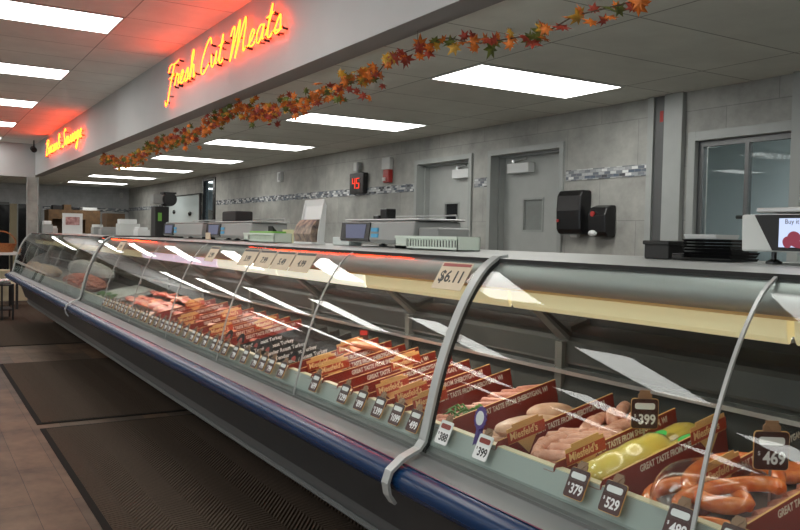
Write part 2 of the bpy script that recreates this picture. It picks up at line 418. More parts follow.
# steel columns and window on the right
mb = MB(); mb.box(WX-.03, WX+.0, 4.095, 4.15, 0, ZB); mb.box(WX-.005, WX+.001, 3.87, 4.095, 0, ZB); mb.box(WX-.04, WX-.0, 3.83, 3.99, 0, ZB)
struct(mb.build('trim_6', 'frame', bevel=.003))
mb = MB(); mb.box(WX-.012, WX-.004, 3.995, 4.09, 0, ZB-.001); struct(mb.build('trim_7', 'steel_dark'))
mb = MB(); mb.box(WX-.014, WX-.011, 4.02, 4.05, 2.25, 2.33); tag(mb.build('safety_mark', 'red'), 'small orange red mark high on the dark steel column', 'safety mark')
mb = MB(); f0 = WX-.02
mb.box(f0, WX+.1, 3.73, 3.79, .9, 2.15); mb.box(f0, WX+.1, 1.60, 3.73, 2.085, 2.15); mb.box(f0, WX+.1, 1.60, 3.73, .9, .96); mb.box(f0-.03, WX+.1, 2.93, 3.00, .9, ZB); mb.box(f0, WX+.1, 1.60, 1.66, .96, 2.085)
wn = struct(mb.build('window_1', 'frame', bevel=.003))
mb = MB(); mb.box(WX+.02, WX+.06, 3.69, 3.73, .96, 2.085); mb.box(WX+.02, WX+.06, 3.0, 3.69, 2.045, 2.085); mb.box(WX+.02, WX+.06, 3.335, 3.365, .96, 2.045); mb.build('window_frame', 'steel_dark', wn)
mb = MB(); mb.box(WX+.035, WX+.041, 1.66, 3.73, .96, 2.085); mb.build('pane', 'winglass', wn)
# far reflective side light with black frame on the back wall
mb = MB(); mb.box(WX-.02, WX+.1, 14.05, 14.17, .6, 2.38); mb.box(WX-.01, WX+.1, 14.76, 14.80, .6, 2.38); mb.box(WX, WX+.1, 14.17, 14.76, 2.34, 2.38)
w2 = struct(mb.build('window_2', 'black'))
mb = MB(); mb.box(WX+.04, WX+.05, 14.17, 14.76, .6, 2.34); mb.build('pane', mat('mirror pane', (.25, .36, .42), .05, metal=.7), w2)
# far wall doors/windows, dark panes
mb = MB(); mb.box(1.95, 2.10, YF-.06, YF, 0, 1.96); struct(mb.build('trim_8', 'tanpaint'))
mb = MB(); mb.box(.2, 1.94, YF-.02, YF, .1, 1.96); mb.mi = 1; mb.box(.2, 1.94, YF-.05, YF-.02, 1.93, 1.99); struct(mb.build('window_3', ['darkwin', 'steel_dark']))
mb = MB(); mb.box(2.11, 2.58, YF-.02, YF, .1, 1.96); mb.mi = 1; mb.box(2.58, 2.62, YF-.04, YF, 0, 1.97); mb.box(2.10, 2.13, YF-.04, YF, 0, 1.97); struct(mb.build('door_3', ['darkwin', 'frame']))
mb = MB(); mb.box(1.90, 2.08, YE-.05, YE+.12, 0, ZB-.062); mb.mi = 1; mb.box(1.885, 1.905, YE-.07, YE-.04, 0, ZB-.062); mb.box(2.075, 2.095, YE-.07, YE-.04, 0, ZB-.062)
struct(mb.build('wall_pillar', ['wall', 'frame']))

# ------------------------------------------------------------------ ceiling lights
def panel(x0, x1, y0, y1, z, label, group):
    t = thing('ceiling_light', label, 'ceiling light', ((x0+x1)/2, (y0+y1)/2, z), group)
    b = MB(); b.box(x0, x1, y0, y1, z-.006, z-.001); b.build('diffuser', 'panel', t)
    b = MB(); w = .016
    for q in ((x0-w, x1+w, y0-w, y0), (x0-w, x1+w, y1, y1+w), (x0-w, x0, y0, y1), (x1, x1+w, y0, y1)): b.box(*q, z-.008, z-.0005)
    b.build('frame', 'offwhite', t)
ordn = ['nearest', 'second', 'third', 'fourth', 'fifth', 'sixth', 'farthest']
for i in range(7):
    y = 3.9225+i*2.44
    panel(2.95, 4.135, y+.03, y+.58, ZB, 'lit rectangular panel over the counter behind the beam, %s from the camera' % (['nearest', 'second', 'third', 'fourth', 'fifth', 'sixth', 'farthest'][i]), 'lit panels behind the beam')
panel(2.95, 4.135, 1.51, 2.06, ZB, 'lit rectangular panel over the counter, outside the right edge of the view', 'lit panels behind the beam')
for i in range(-3, 5):
    y = 6.4278+i*2.44
    nm = {0: 'nearest in view', 1: 'second', 2: 'third', 3: 'fourth', 4: 'farthest'}.get(i, 'behind the view')
    for k, c in enumerate((1.4014, -1.04, -3.48, -5.92)):
        if i < 0 or k == 0:
            lb = 'lit ceiling panel over the aisle, %s' % nm
            if k or i < 0: lb = 'lit ceiling panel over the shop floor, beyond the edge of the view'
            panel(c-1.20, c-.02, y+.02, y+.59, ZL, lb, 'lit panels over the aisle')
        elif i >= 0:
            panel(c-1.20, c-.02, y+.02, y+.59, ZL, 'lit ceiling panel over the shop floor, beyond the edge of the view', 'lit panels over the aisle')
panel(.3, 1.5, 18.3, 18.85, ZB, 'small lit panel beyond the bulkhead at the far left', None)

# ------------------------------------------------------------------ floor mats
def chevmat():
    mt = M['mat']; nt = mt.node_tree; b = nt.nodes['Principled BSDF']
    tc = nt.nodes.new('ShaderNodeTexCoord'); sp = nt.nodes.new('ShaderNodeSeparateXYZ'); nt.links.new(tc.outputs['Object'], sp.inputs[0])
    def mth(op, a, bb=None):
        n = nt.nodes.new('ShaderNodeMath'); n.operation = op
        for i, q in enumerate((a, bb)):
            if q is None: continue
            if isinstance(q, (int, float)): n.inputs[i].default_value = q
            else: nt.links.new(q, n.inputs[i])
        return n.outputs[0]
    px = mth('PINGPONG', sp.outputs[0], .15); ph = mth('ADD', mth('MULTIPLY', px, 1.4), sp.outputs[1])
    w = mth('SINE', mth('MULTIPLY', ph, 2*math.pi/.034))
    bp = nt.nodes.new('ShaderNodeBump'); bp.inputs['Strength'].default_value = .8; bp.inputs['Distance'].default_value = .006
    nt.links.new(w, bp.inputs['Height']); nt.links.new(bp.outputs[0], b.inputs['Normal'])
chevmat()
for (y0, y1, lb) in ((2.92, 5.97, 'brown ribbed floor mat nearest the camera beside the case'), (6.12, 9.02, 'brown ribbed floor mat in the middle of the aisle run'), (10.36, 16.0, 'farthest brown floor mat by the end of the case')):
    t = thing('floor_mat', lb, 'floor mat', (1.35, (y0+y1)/2, 0), 'brown runner mats')
    xe = 1.95
    b = MB(); b.box(.79, xe-.03, y0+.03, y1-.03, .001, .010); b.build('carpet', 'mat', t)
    b = MB()
    for q in ((.755, xe, y0, y0+.03), (.755, xe, y1-.03, y1), (.755, .79, y0+.03, y1-.03), (xe-.03, xe, y0+.03, y1-.03)): b.box(*q, .001, .007)
    b.build('rubber_edge', 'matedge', t)

# ------------------------------------------------------------------ neon signs (script strokes; x right, y up, unit = x-height ~ .5)
L = {
 'F': (.62, [[(.05, .72), (.2, .98), (.6, .95), (.95, 1.02)], [(.55, .97), (.42, .55), (.3, .1), (.18, -.45), (.02, -.62), (-.05, -.4)], [(.18, .45), (.45, .5), (.62, .56)]]),
 'r': (.34, [[(0, .05), (.1, .42), (.14, .52), (.22, .42), (.34, .44), (.3, .2), (.36, .02)]]),
 'e': (.36, [[(-.02, .06), (.18, .22), (.3, .42), (.2, .52), (.08, .3), (.12, .04), (.3, .03), (.4, .14)]]),
 's': (.32, [[(-.02, .08), (.2, .5), (.26, .3), (.26, .06), (.08, .0), (.06, .1), (.3, .06), (.36, .12)]]),
 'h': (.42, [[(-.02, .1), (.22, .8), (.2, 1.05), (.1, .9), (.08, .4), (.06, .0), (.16, .4), (.3, .48), (.32, .2), (.36, .0), (.46, .14)]]),
 'C': (.72, [[(.72, .85), (.62, 1.1), (.38, .9), (.15, .45), (.12, .05), (.3, -.08), (.55, .12), (.66, .22)]]),
 'u': (.42, [[(0, .5), (.04, .12), (.14, .0), (.28, .2), (.34, .5), (.34, .1), (.44, .04)]]),
 't': (.34, [[(.0, .1), (.16, .6), (.2, .95), (.1, .5), (.1, .06), (.22, .0), (.34, .12)], [(-.04, .62), (.32, .68)]]),
 'M': (1.0, [[(-.02, .7), (.1, .95), (.2, .9), (.16, .4), (.08, -.12), (.26, .4), (.46, 1.05), (.5, .85), (.44, .3), (.38, -.1), (.56, .45), (.78, 1.05), (.84, .8), (.8, .3), (.84, .0), (.98, .1)]]),
 'a': (.42, [[(.32, .44), (.2, .52), (.04, .34), (.04, .08), (.16, .0), (.28, .2), (.36, .5), (.32, .1), (.42, .04)]]),
 'B': (.66, [[(.2, .98), (.14, .4), (.06, -.06)], [(.0, .8), (.3, 1.04), (.55, .92), (.48, .66), (.22, .54), (.52, .44), (.56, .14), (.3, -.06), (.04, .02)]]),
 'c': (.34, [[(.3, .42), (.18, .52), (.04, .32), (.06, .06), (.2, .0), (.36, .12)]]),
 'o': (.40, [[(.2, .5), (.04, .34), (.06, .06), (.22, .0), (.34, .24), (.24, .5), (.2, .44), (.42, .46)]]),
 'n': (.44, [[(0, .48), (.06, .3), (.04, .0), (.16, .4), (.28, .5), (.32, .24), (.34, .02), (.46, .1)]]),
 '&': (.6, [[(.55, .0), (.3, .4), (.14, .78), (.26, 1.0), (.38, .82), (.22, .55), (.04, .24), (.16, .0), (.38, .1), (.52, .42)]]),
 'S': (.62, [[(.62, .86), (.48, 1.08), (.26, .92), (.3, .66), (.46, .4), (.4, .08), (.16, -.06), (-.02, .1)]]),
 'g': (.42, [[(.32, .44), (.2, .52), (.04, .34), (.06, .1), (.2, .06), (.34, .5), (.3, -.2), (.16, -.55), (.04, -.35), (.42, .08)]]),
}
def neon(name, label, words, ystart, z0, yend, hgt):
    strokes = []; x = 0
    for ch in words:
        if ch == ' ': x += .30; continue
        w, ss = L[ch]
        for s_ in ss: strokes.append([(x+px, py) for px, py in s_])
        x += w+.075
    wtot = x
    sc = (ystart-yend)/(wtot+.15); xf = 2.04-.045
    t = thing(name, label, 'neon sign', (2.04, (ystart+yend)/2, z0))
    for i, s_ in enumerate(strokes):
        P = [(xf+.0, ystart-(px+.16*py)*sc, z0+py*hgt) for px, py in s_]
        C = catmull(P, 5); tb = MB(); tb.smooth = True; tb.tube(C, .0058 if wtot < 9 and yend < 8 else .0085, 6); tb.build('lit_tube', 'neon', t)
        for e, ins in ((C[0], 1), (C[-1], -1)):
            bk = MB(); bk.tube([e, e+Vector((.012, 0, -.01)), e+Vector((.04, 0, -.012))], .008, 6); bk.build('blacked_out_tube', 'black', t)
        so = MB(); so.cyl(C[len(C)//2]+Vector((.008, 0, 0)), C[len(C)//2]+Vector((.045, 0, 0)), .006, 6); so.build('standoff', 'steel_dark', t)
neon('neon_sign', 'red and yellow script neon sign reading Fresh Cut Meats on the beam', 'Fresh Cut Meats', 7.46, 2.665, 4.72, .215)
neon('neon_sign', 'smaller looking distant script neon sign on the beam, ending in the word Sausage', 'Bacon& Sausage', 15.2, 2.66, 11.7, .235)
# camera dome bracket on soffit end
t = thing('security_camera', 'small black camera hanging from the ceiling beside the beam', 'camera', (1.98, 16.3, ZL))
b = MB(); b.cyl((1.93, 16.3, ZL), (1.93, 16.3, ZL-.12), .012); b.build('mount', 'blackmatte', t)
b = MB(); b.smooth = True; b.tube([(1.93, 16.42, ZL-.14), (1.93, 16.25, ZL-.18)], .05, 14); b.build('housing', 'blackmatte', t)

# ------------------------------------------------------------------ leaf garland
def leaf(mb, c, s, rnd):
    # lobed maple/oak leaf, slightly cupped, thin but solid
    ang = rnd.uniform(0, 6.28); tilt = Matrix.Rotation(rnd.uniform(-1.2, 1.2), 3, 'X') @ Matrix.Rotation(rnd.uniform(0, 6.28), 3, 'Z')
    base = Matrix.Rotation(math.radians(90), 3, 'X'); rot = Matrix.Rotation(rnd.uniform(-1.1, .4), 3, 'Z') @ base @ tilt
    rad = [1, .45, .85, .38, .72, .3, .5, .22, .5, .3, .72, .38, .85, .45]
    n = len(rad); vs = []
    for lvl in (0, .012):
        vs.append(Vector((0, 0, lvl+.1)))
        for k in range(n):
            a = 2*math.pi*k/n; vs.append(Vector((rad[k]*math.cos(a), rad[k]*math.sin(a), lvl-.12*rad[k])))
    vs = [Vector(c)+(rot@v)*s for v in vs]
    fs = []
    for k in range(n):
        a = 1+k; b2 = 1+(k+1) % n; fs += [(0, a, b2), (n+1, n+1+b2, n+1+a), (a, n+1+a, n+1+b2, b2)]
    mb.add(vs, fs)
gp = [(11.2, 2.36), (10.9, 2.30), (10.1, 2.215), (9.3, 2.22), (8.67, 2.29), (7.9, 2.275), (7.1, 2.27), (6.54, 2.33), (6.06, 2.345), (5.5, 2.255), (5.08, 2.26), (4.83, 2.225), (4.56, 2.235), (4.33, 2.27), (4.14, 2.265), (3.88, 2.262), (3.74, 2.32), (3.54, 2.33), (3.32, 2.33), (3.18, 2.325), (2.97, 2.26), (2.76, 2.235), (2.59, 2.22), (2.47, 2.215), (2.33, 2.238), (2.17, 2.232), (2.0, 2.228), (1.8, 2.26), (1.6, 2.3)]
gpts = catmull([(2.17, y, z) for y, z in gp], 6)
t = thing('leaf_garland', 'long autumn garland of orange, red and green leaves hung under the beam', 'garland', (2.17, 6.5, 2.3))
b = MB(); b.tube(gpts, .003, 5)
for (y, z) in ((11.2, 2.36), (6.2, 2.35), (3.45, 2.335), (1.6, 2.3)): b.tube([(2.17, y, z), (2.17, y, ZB-.026)], .0015, 4)
b.build('wire_stem', 'stem', t)
rnd = random.Random(3)
lm = {k: MB() for k in ('leafo', 'leafr', 'leafg', 'leafy')}
acc = 0
for i in range(len(gpts)-1):
    y = gpts[i].y; seg = (gpts[i+1]-gpts[i]).length
    dens = 100 if y > 3.9 else 36
    acc += seg*dens
    while acc > 1:
        acc -= 1; sp = .035 if y > 3.9 else .022
        p = gpts[i].lerp(gpts[i+1], rnd.random())+Vector((rnd.gauss(0, sp*.8), rnd.gauss(0, sp), rnd.gauss(-.008, sp)))
        k = rnd.choices(('leafo', 'leafr', 'leafg', 'leafy'), (5, 3, 2.2, 1))[0]
        leaf(lm[k], p, rnd.uniform(.030, .050) if y > 3.9 else rnd.uniform(.036, .060), rnd)
for k, nm in (('leafo', 'orange_leaves'), ('leafr', 'red_leaves'), ('leafg', 'green_leaves'), ('leafy', 'yellow_leaves')):
    lm[k].build(nm, k, t)['kind'] = 'stuff'

# ================================================================== THE CASE
GP = [(1.25, .767), (1.256, .795), (1.265, .830), (1.281, .899), (1.303, .984), (1.332, 1.07), (1.369, 1.155), (1.41, 1.228), (1.455, 1.286), (1.50, 1.318)]
PW = .9143
def offset(prof, d):
    out = []
    for i, (x, z) in enumerate(prof):
        a = prof[max(i-1, 0)]; b = prof[min(i+1, len(prof)-1)]; tx, tz = b[0]-a[0], b[1]-a[1]; l = math.hypot(tx, tz)
        out.append((x-tz/l*d, z+tx/l*d))      # +d = towards the aisle
    return out
def shell(prof, d0, d1):
    return offset(prof, d0)+offset(prof, d1)[::-1]
GPs = [tuple(p[:2]) for p in [(v.x, v.z) for v in catmull([(x, 0, z) for x, z in GP], 3)]]
def tubeprof(cx, cz, rx, rz, a0, a1, n=12):
    return [(cx+rx*math.cos(math.radians(a0+(a1-a0)*i/n)), cz+rz*math.sin(math.radians(a0+(a1-a0)*i/n))) for i in range(n+1)]
def case(y0, y1, npan, label, fixmats, straps, tubes, endpanels=()):
    t = thing('meat_display_case', label, 'display case', (1.75, (y0+y1)/2, 0), 'curved glass meat cases in one long run')
    b = MB(); b.box(1.93, 2.3, y0, y1, 0, .20); b.build('base', 'blackmatte', t)
    b = MB(); b.prism([(1.235, .665), (1.262, .665), (1.30, .64), (1.345, .60), (1.42, .385), (2.36, .30), (2.36, .62), (1.34, .70)], y0, y1); b.build('lower_panel', 'case_dark', t)
    b = MB(); b.prism([(1.41, .415), (1.435, .405), (1.448, .38), (1.45, .335), (1.455, .30), (1.47, .285), (1.95, .20), (1.95, .24), (1.5, .36)], y0, y1); b.build('kick_rail', 'rail', t)
    b = MB(); b.prism([(1.448, .318), (1.444, .316), (1.444, .306), (1.452, .300)], y0, y1); b.prism([(1.462, .292), (1.459, .289), (1.462, .281), (1.472, .280)], y0, y1); b.build('rail_trim', 'case_grey', t)
    b = MB(); b.smooth = True; b.prism(tubeprof(1.200, .697, .055, .042, 100, 280, 18)+[(1.25, .655), (1.25, .735)], y0, y1); b.build('bumper', 'navy', t)
    b = MB(); b.prism([(1.187, .7405), (1.190, .7425), (1.20, .742), (1.20, .738)], y0, y1); b.build('bumper_trim', mat('wine trim strip', (.18, .03, .07), .25) if 'wine' not in M else M['wine'], t)
    b = MB(); b.prism([(1.189, .7425), (1.247, .759), (1.249, .735), (1.20, .72)], y0, y1); b.build('front_fascia', 'fascia', t)
    b = MB(); b.prism([(1.266, .745), (1.266, .793), (1.296, .842), (1.304, .842), (1.304, .74)], y0, y1); b.build('air_duct', 'duct', t)
    b = MB(); b.prism([(1.248, .752), (1.250, .766), (1.2535, .766), (1.2545, .774), (1.266, .787), (1.266, .74), (1.249, .74)], y0, y1); b.build('sill_channel', 'channel', t)
    b = MB(); b.prism([(1.296, .842), (1.296, .8445), (1.318, .8445), (1.318, .835), (1.304, .842)], y0, y1); b.build('liner_edge', 'cream', t)
    b = MB(); b.prism([(1.304, .74), (1.304, .80), (1.318, .775), (1.74, .868), (1.76, .86), (1.76, .74)], y0, y1); b.build('deck', 'deck', t)
    b = MB(); b.prism([(1.745, .86), (1.775, .955), (1.80, 1.045), (1.86, 1.05), (1.86, .74), (1.76, .74)], y0, y1); b.build('rear_liner', 'interior', t)
    b = MB(); b.prism([(1.745, .962), (1.745, .974), (1.785, .978), (1.785, .958)], y0, y1); b.build('rear_ledge', 'steel', t)
    b = MB(); b.prism([(1.86, .62), (2.36, .62), (2.36, .98), (1.86, .98)], y0, y1); b.build('work_shelf', 'case_grey', t)
    # top
    b = MB(); b.prism([(1.502, 1.3195), (2.36, 1.327), (2.36, 1.300), (1.56, 1.294), (1.51, 1.305)], y0, y1); b.build('top_cover', 'case_top', t)
    b = MB(); b.prism([(1.494, 1.3215), (1.505, 1.3215), (1.507, 1.312), (1.496, 1.308)], y0, y1); b.build('edge_gasket', 'blackmatte', t)
    b = MB(); b.smooth = True
    b.prism([(1.508, 1.313), (1.495, 1.302), (1.484, 1.286), (1.480, 1.270), (1.483, 1.254), (1.492, 1.243), (1.505, 1.236), (1.53, 1.236), (1.57, 1.26), (1.57, 1.296)], y0, y1); b.build('front_roll', 'roll', t)
    b = MB(); b.box(1.505, 1.56, y0, y1, 1.229, 1.236)
    b.build('vent_strip', 'tan', t)
    # rear frame: top rail, sill, slanted posts, dark sliding glass
    b = MB(); b.prism([(1.62, 1.30), (1.62, 1.17), (1.66, 1.165), (1.70, 1.20), (1.70, 1.30)], y0, y1); b.prism([(1.770, .992), (1.768, 1.0), (1.774, 1.062), (1.785, 1.078), (1.81, 1.085), (1.86, 1.05), (1.81, .992)], y0, y1); b.build('rear_frame', 'interior_dk', t)
    for k in range(npan):
        a = y0+k*PW; c = a+PW
        g = MB(); g.smooth = True; g.prism(shell(GPs, 0, -.006), a+.004, c-.004); g.build('glass_panel', 'glass', t)
        d = MB(); d.prism([(1.655, 1.172), (1.79, 1.07), (1.80, 1.078), (1.665, 1.18)], a+.02, c-.02); d.build('rear_door', 'rearglass', t)
        p = MB(); p.prism([(1.64, 1.175), (1.785, 1.055), (1.80, 1.07), (1.655, 1.19)], a-.022, a+.022); p.box(1.755, 1.785, a-.016, a+.016, .86, 1.06); p.build('rear_post', 'post', t)
        fx = MB(); fx.prism([(1.541, 1.234), (1.541, 1.226), (1.548, 1.224), (1.552, 1.186), (1.560, 1.173), (1.567, 1.173), (1.572, 1.188), (1.64, 1.188), (1.645, 1.173), (1.655, 1.173), (1.655, 1.234)], a+.008, c-.008)
        f = fx.build('light_canopy', fixmats[k], t, bevel=.003)
        fb = MB(); fb.box(1.58, 1.63, a+.04, c-.04, 1.178, 1.187); fb.build('lamp_strip', tubes[k], f)
        if k and not straps or k:
            s_ = MB(); s_.smooth = False; s_.prism(shell(GPs, .0015, -.0035), a-.0042, a+.0042); s_.build('glass_seam', 'seam', t)
    for sy in straps:
        path = [(1.160, .640), (1.142, .665), (1.136, .695), (1.145, .722), (1.185, .752), (1.236, .772)]+[(x, z) for x, z in GPs[3:]]+[(1.53, 1.322)]
        s_ = MB(); s_.prism(shell(path, .012, .003), sy-.017, sy+.017); s_.build('end_strap', 'strap', t)
        s_ = MB(); s_.prism(shell(GPs, .0, -.012), sy-.012, sy+.012); s_.build('strap_gasket', 'blackmatte', t)
    for ep in endpanels:
        s_ = MB(); pts = [(x, z) for x, z in GPs]+[(2.36, 1.30), (2.36, .30), (1.42, .40), (1.345, .60), (1.262, .665)]
        gl = MB(); gl.prism([(x, z) for x, z in GPs]+[(1.66, 1.30), (1.80, 1.05), (1.745, .80), (1.30, .77)], ep-.004, ep+.004); gl.build('end_glass', 'glass', t)
        s_.prism([(1.262, .665), (1.25, .767), (1.30, .77), (1.745, .80), (1.80, 1.05), (1.66, 1.30), (2.36, 1.30), (2.36, .30), (1.42, .40), (1.345, .60)], ep, ep+.03); s_.build('end_panel', 'case_grey', t)
        s_ = MB(); s_.prism(shell(GPs, .008, -.012), ep-.008, ep+.008); s_.build('end_trim', 'strap', t)
    return t
M['seam'] = mat('aluminium glass joint', (.42, .43, .42), .35, metal=.4)
M['strap'] = mat('pale aluminium strap', (.44, .465, .455), .4, metal=.25)
M['channel'] = mat('dull glass channel', (.17, .18, .175), .4, metal=.4)
M['wine'] = mat('wine trim strip', (.18, .03, .07), .25)
Y0 = 1.91
TL, TB = 'tubelight', 'tubelight_b'
case(Y0-3*PW, Y0, 3, 'nearest curved glass meat case holding yellow logs and smoked sausage', ['lightfix']*3, [], [TL]*3)
case(Y0, Y0+6*PW, 6, 'middle curved glass meat case between the two pale straps', ['lightfix_w2', 'lightfix_w2', 'lightfix_w', 'lightfix_p', 'lightfix_p', 'lightfix_w2'] if 0 else ['lightfix', 'lightfix_w', 'lightfix_w', 'lightfix_p', 'lightfix_p', 'lightfix'], [Y0, Y0+6*PW], [TB]*5+[TL])
case(Y0+6*PW, Y0+12*PW, 6, 'far curved glass meat case ending by the pillar', ['lightfix']*6, [], [TL]*6, [Y0+12*PW])
DZ = lambda x: .775+(x-1.318)*(.093/.422)            # deck height

# ------------------------------------------------------------------ divider boards
UPS = Vector((.9762, 0, .2166))                       # slope of the deck towards the back
ROT_DIV = axes(UPS, (-.2166, 0, .9762), (0, -1, 0))
def make_divider(textstr, board='maroon', textmat='print', plaque=.06, ln=.43, h=.082):
    t = thing('shelf_divider', '', 'divider', (0, 0, 0))
    b = MB(); ol = [(0, .0), (0, h-.02), (.004, h-.008), (.014, h), (ln, h), (ln, 0)]
    b.plate(ol, -.0015, .0015); b.box(-.001, .002, 0, h-.02, -.0015, -.035)
    b.build('board', board, t, local=True)
    if board == 'maroon':
        e = MB(); e.plate([(.012, h), (.012, h+.0012), (ln, h+.0012), (ln, h)], -.002, .002); e.build('edge_line', 'tan', t, local=True)
    text('lettering', t, (.125 if board == 'maroon' else .05, h-.024, .0018), textstr, .0225 if board == 'maroon' else .024, .0003, .0006, textmat, sx=.70 if board == 'maroon' else .95)
    if plaque is not None:
        x = plaque
        q = MB(); q.plate([(x-.01, h-.02), (x+.115, h-.02), (x+.115, h+.022), (x+.10, h+.022), (x+.10, h+.030), (x+.01, h+.030), (x+.01, h+.022), (x-.01, h+.022)], .003, .0055)
        q.plate([(x+.02, h-.02), (x+.085, h-.02), (x+.052, h-.062)], .003, .0055)
        q = q.build('logo_plaque', 'tan', t, local=True)
        w = MB(); w.plate([(x-.012, h-.018), (x+.117, h-.018), (x+.117, h+.012), (x-.012, h+.012)], .0056, .0066); w.build('banner', 'banner', q, local=True)
        text('lettering', q, (x-.004, h-.010, .0069), "Miesfeld's", .0285, .0003, .0006, 'tanlight', sx=.86)
    return t
GT = 'GREAT TASTE FROM SHEBOYGAN, WI'
P_div = {p: make_divider(GT, plaque=p) for p in (None, .05, .24, .31)}
P_blk = make_divider('Tender Roast Turkey', board='blackmatte', textmat='white', plaque=None, h=.075)
first = {}
def place_div(y, plaque, label, x=1.305, kind='m', group=None):
    src = P_blk if kind == 'k' else P_div[plaque]
    key = id(src); loc = (x, y, DZ(x)+.002)
    if key not in first:
        first[key] = 1; src.location = loc; src.rotation_euler = ROT_DIV; src['label'] = label
        if group: src['group'] = group
        return src
    return dup(src, loc, ROT_DIV, label, group)
place_div(.92, None, 'maroon divider board nearest the camera, right of the smoked sausage pouch')
P_short = make_divider(GT, plaque=.02, ln=.31); P_short.location = (1.425, 1.10, DZ(1.425)+.002); P_short.rotation_euler = ROT_DIV
P_short['label'] = 'short maroon divider with gold plaque standing behind the smoked ring sausages'
place_div(1.26, .31, 'maroon divider between the yellow logs and smoked sausage pouch, plaque near its rear end')
place_div(1.41, .05, 'maroon divider with plaque between raw bratwursts and yellow log packs')
place_div(1.63, .05, 'maroon divider with plaque left of the raw bratwurst pile, beside the purple ribbon')
place_div(1.87, None, 'maroon divider left of the pale ham, just right of the pale strap')
place_div(2.09, .05, 'maroon divider just left of the pale strap, first in the middle case')
ords = ['second', 'third', 'fourth', 'fifth', 'sixth', 'seventh', 'eighth', 'ninth', 'tenth']
for i, (y, p) in enumerate(((2.20, .05), (2.32, .05), (2.43, None), (2.54, .24), (2.66, None), (2.76, .05), (2.87, .05), (2.98, .24))):
    place_div(y, p, 'maroon divider board with cream print, %s left of the pale strap' % ords[i], group='maroon divider boards in the middle case')
for i, y in enumerate((3.12, 3.23, 3.35, 3.48, 3.62)):
    place_div(y, None, 'black divider board with white print, %s of five counting from the right' % ['first', 'second', 'third', 'fourth', 'last'][i], kind='k', group='black divider boards')
for i, y in enumerate((3.78, 3.92, 4.08, 4.26, 4.45, 4.66, 4.9, 5.15)):
    place_div(y, (None, .24, .05)[i % 3], 'orange lit maroon divider among red steaks, %s left of the black boards' % (['first']+ords)[i], group='maroon divider boards among the steaks')

# ------------------------------------------------------------------ price tags
ROT_TAG = axes((0, -1, 0), (.42, 0, .907), (-.907, 0, .42))
def make_tag(price, white=False):
    t = thing('price_tag', '', 'price tag')
    b = MB(); b.plate(rrect(.058, .066, .006), 0, .002); b.build('card', 'white' if white else 'maroon_dk', t, local=True)
    if not white:
        q = MB(); q.plate(rrect(.0605, .0685, .007), -.0012, .0004); q.build('card_border', 'tan', t, local=True)
    q = MB(); q.plate(rrect(.044, .014, .005, cy=.017), .002, .0028); q.build('name_plate', 'maroon' if white else 'white', t, local=True)
    text('digits', t, (.005, -.023, .0022), price, .031, .0003, .0008, 'inkblack' if white else 'white', align='CENTER', sx=.82)
    text('dollar_sign', t, (-.021, -.008, .0022), '$', .010, .0003, 0, 'inkblack' if white else 'white', align='CENTER')
    c = MB(); c.plate([(-.015, .033), (-.015, .043), (-.011, .047), (-.011, .052), (.011, .052), (.011, .047), (.015, .043), (.015, .033)], -.002, .001)
    c.plate([(-.009, .045), (.009, .045), (0, .033)], .001, .0025); c.build('clip', 'bronze', t, local=True)
    return t
tags = [(1.03, '489', 0, 'brown price tag reading 489 in front of the smoked sausage'), (1.20, '529', 0, 'brown price tag reading 529 in front of the yellow logs'),
        (1.308, '379', 0, 'brown price tag reading 379 in front of the yellow logs'), (1.652, '399', 1, 'white price tag reading 399 under the purple ribbon'),
        (1.83, '388', 1, 'white price tag reading 388 just right of the pale strap'), (1.986, '499', 0, 'brown price tag first left of the pale strap'),
        (2.089, '1099', 0, 'brown price tag second left of the pale strap'), (2.199, '1399', 0, 'brown price tag third left of the pale strap'),
        (2.318, '899', 0, 'brown price tag fourth left of the pale strap'), (2.44, '1299', 0, 'brown price tag fifth left of the pale strap'),
        (2.671, '699', 0, 'brown price tag sixth left of the pale strap, just right of a glass joint'), (.91, '459', 0, 'brown price tag at the bottom right corner of the view')]
for y, p, w, lb in tags:
    g = make_tag(p, bool(w)); g['label'] = lb; g['group'] = 'price tags along the tray edge'; g.location = (1.268, y, .838); g.rotation_euler = ROT_TAG
def tall_tag(x, y, z, price, lb, s=1.12):
    g = make_tag(price); g['label'] = lb; g.location = (x, y, z); g.scale = (s, s, s)
    g.rotation_euler = axes((.82, -.57, 0), (0, 0, 1), (-.57, -.82, 0))
    b = MB(); b.box(-.002, .002, -(z-DZ(x))/s+.002, -.03, -.002, 0); b.build('stake', 'steel', g, local=True)
tall_tag(1.565, 1.385, .952, '399', 'brown price tag reading 399 on a stake behind the yellow logs', 1.12)
tall_tag(1.53, 1.015, .952, '469', 'brown price tag reading 469 on a stake behind the smoked sausages', 1.2)
sm = make_tag('799'); sm.location = (1.268, 2.98, .838); sm.rotation_euler = ROT_TAG; sm['label'] = 'grey and brown price tag in front of the black divider boards'; sm['group'] = 'small price tags farther along'
y = 3.10; k = 0
while y < 6.55:
    lb = 'small price tag on the tray edge in front of the %s' % ('black divider boards' if y < 3.7 else 'red steaks')
    dup(sm, (1.268, y, .838+random.uniform(-.004, .004)), ROT_TAG, lb, 'small price tags by the %s' % ('black boards' if y < 3.7 else 'steaks'))
    y += random.choice((.085, .10, .13)); k += 1
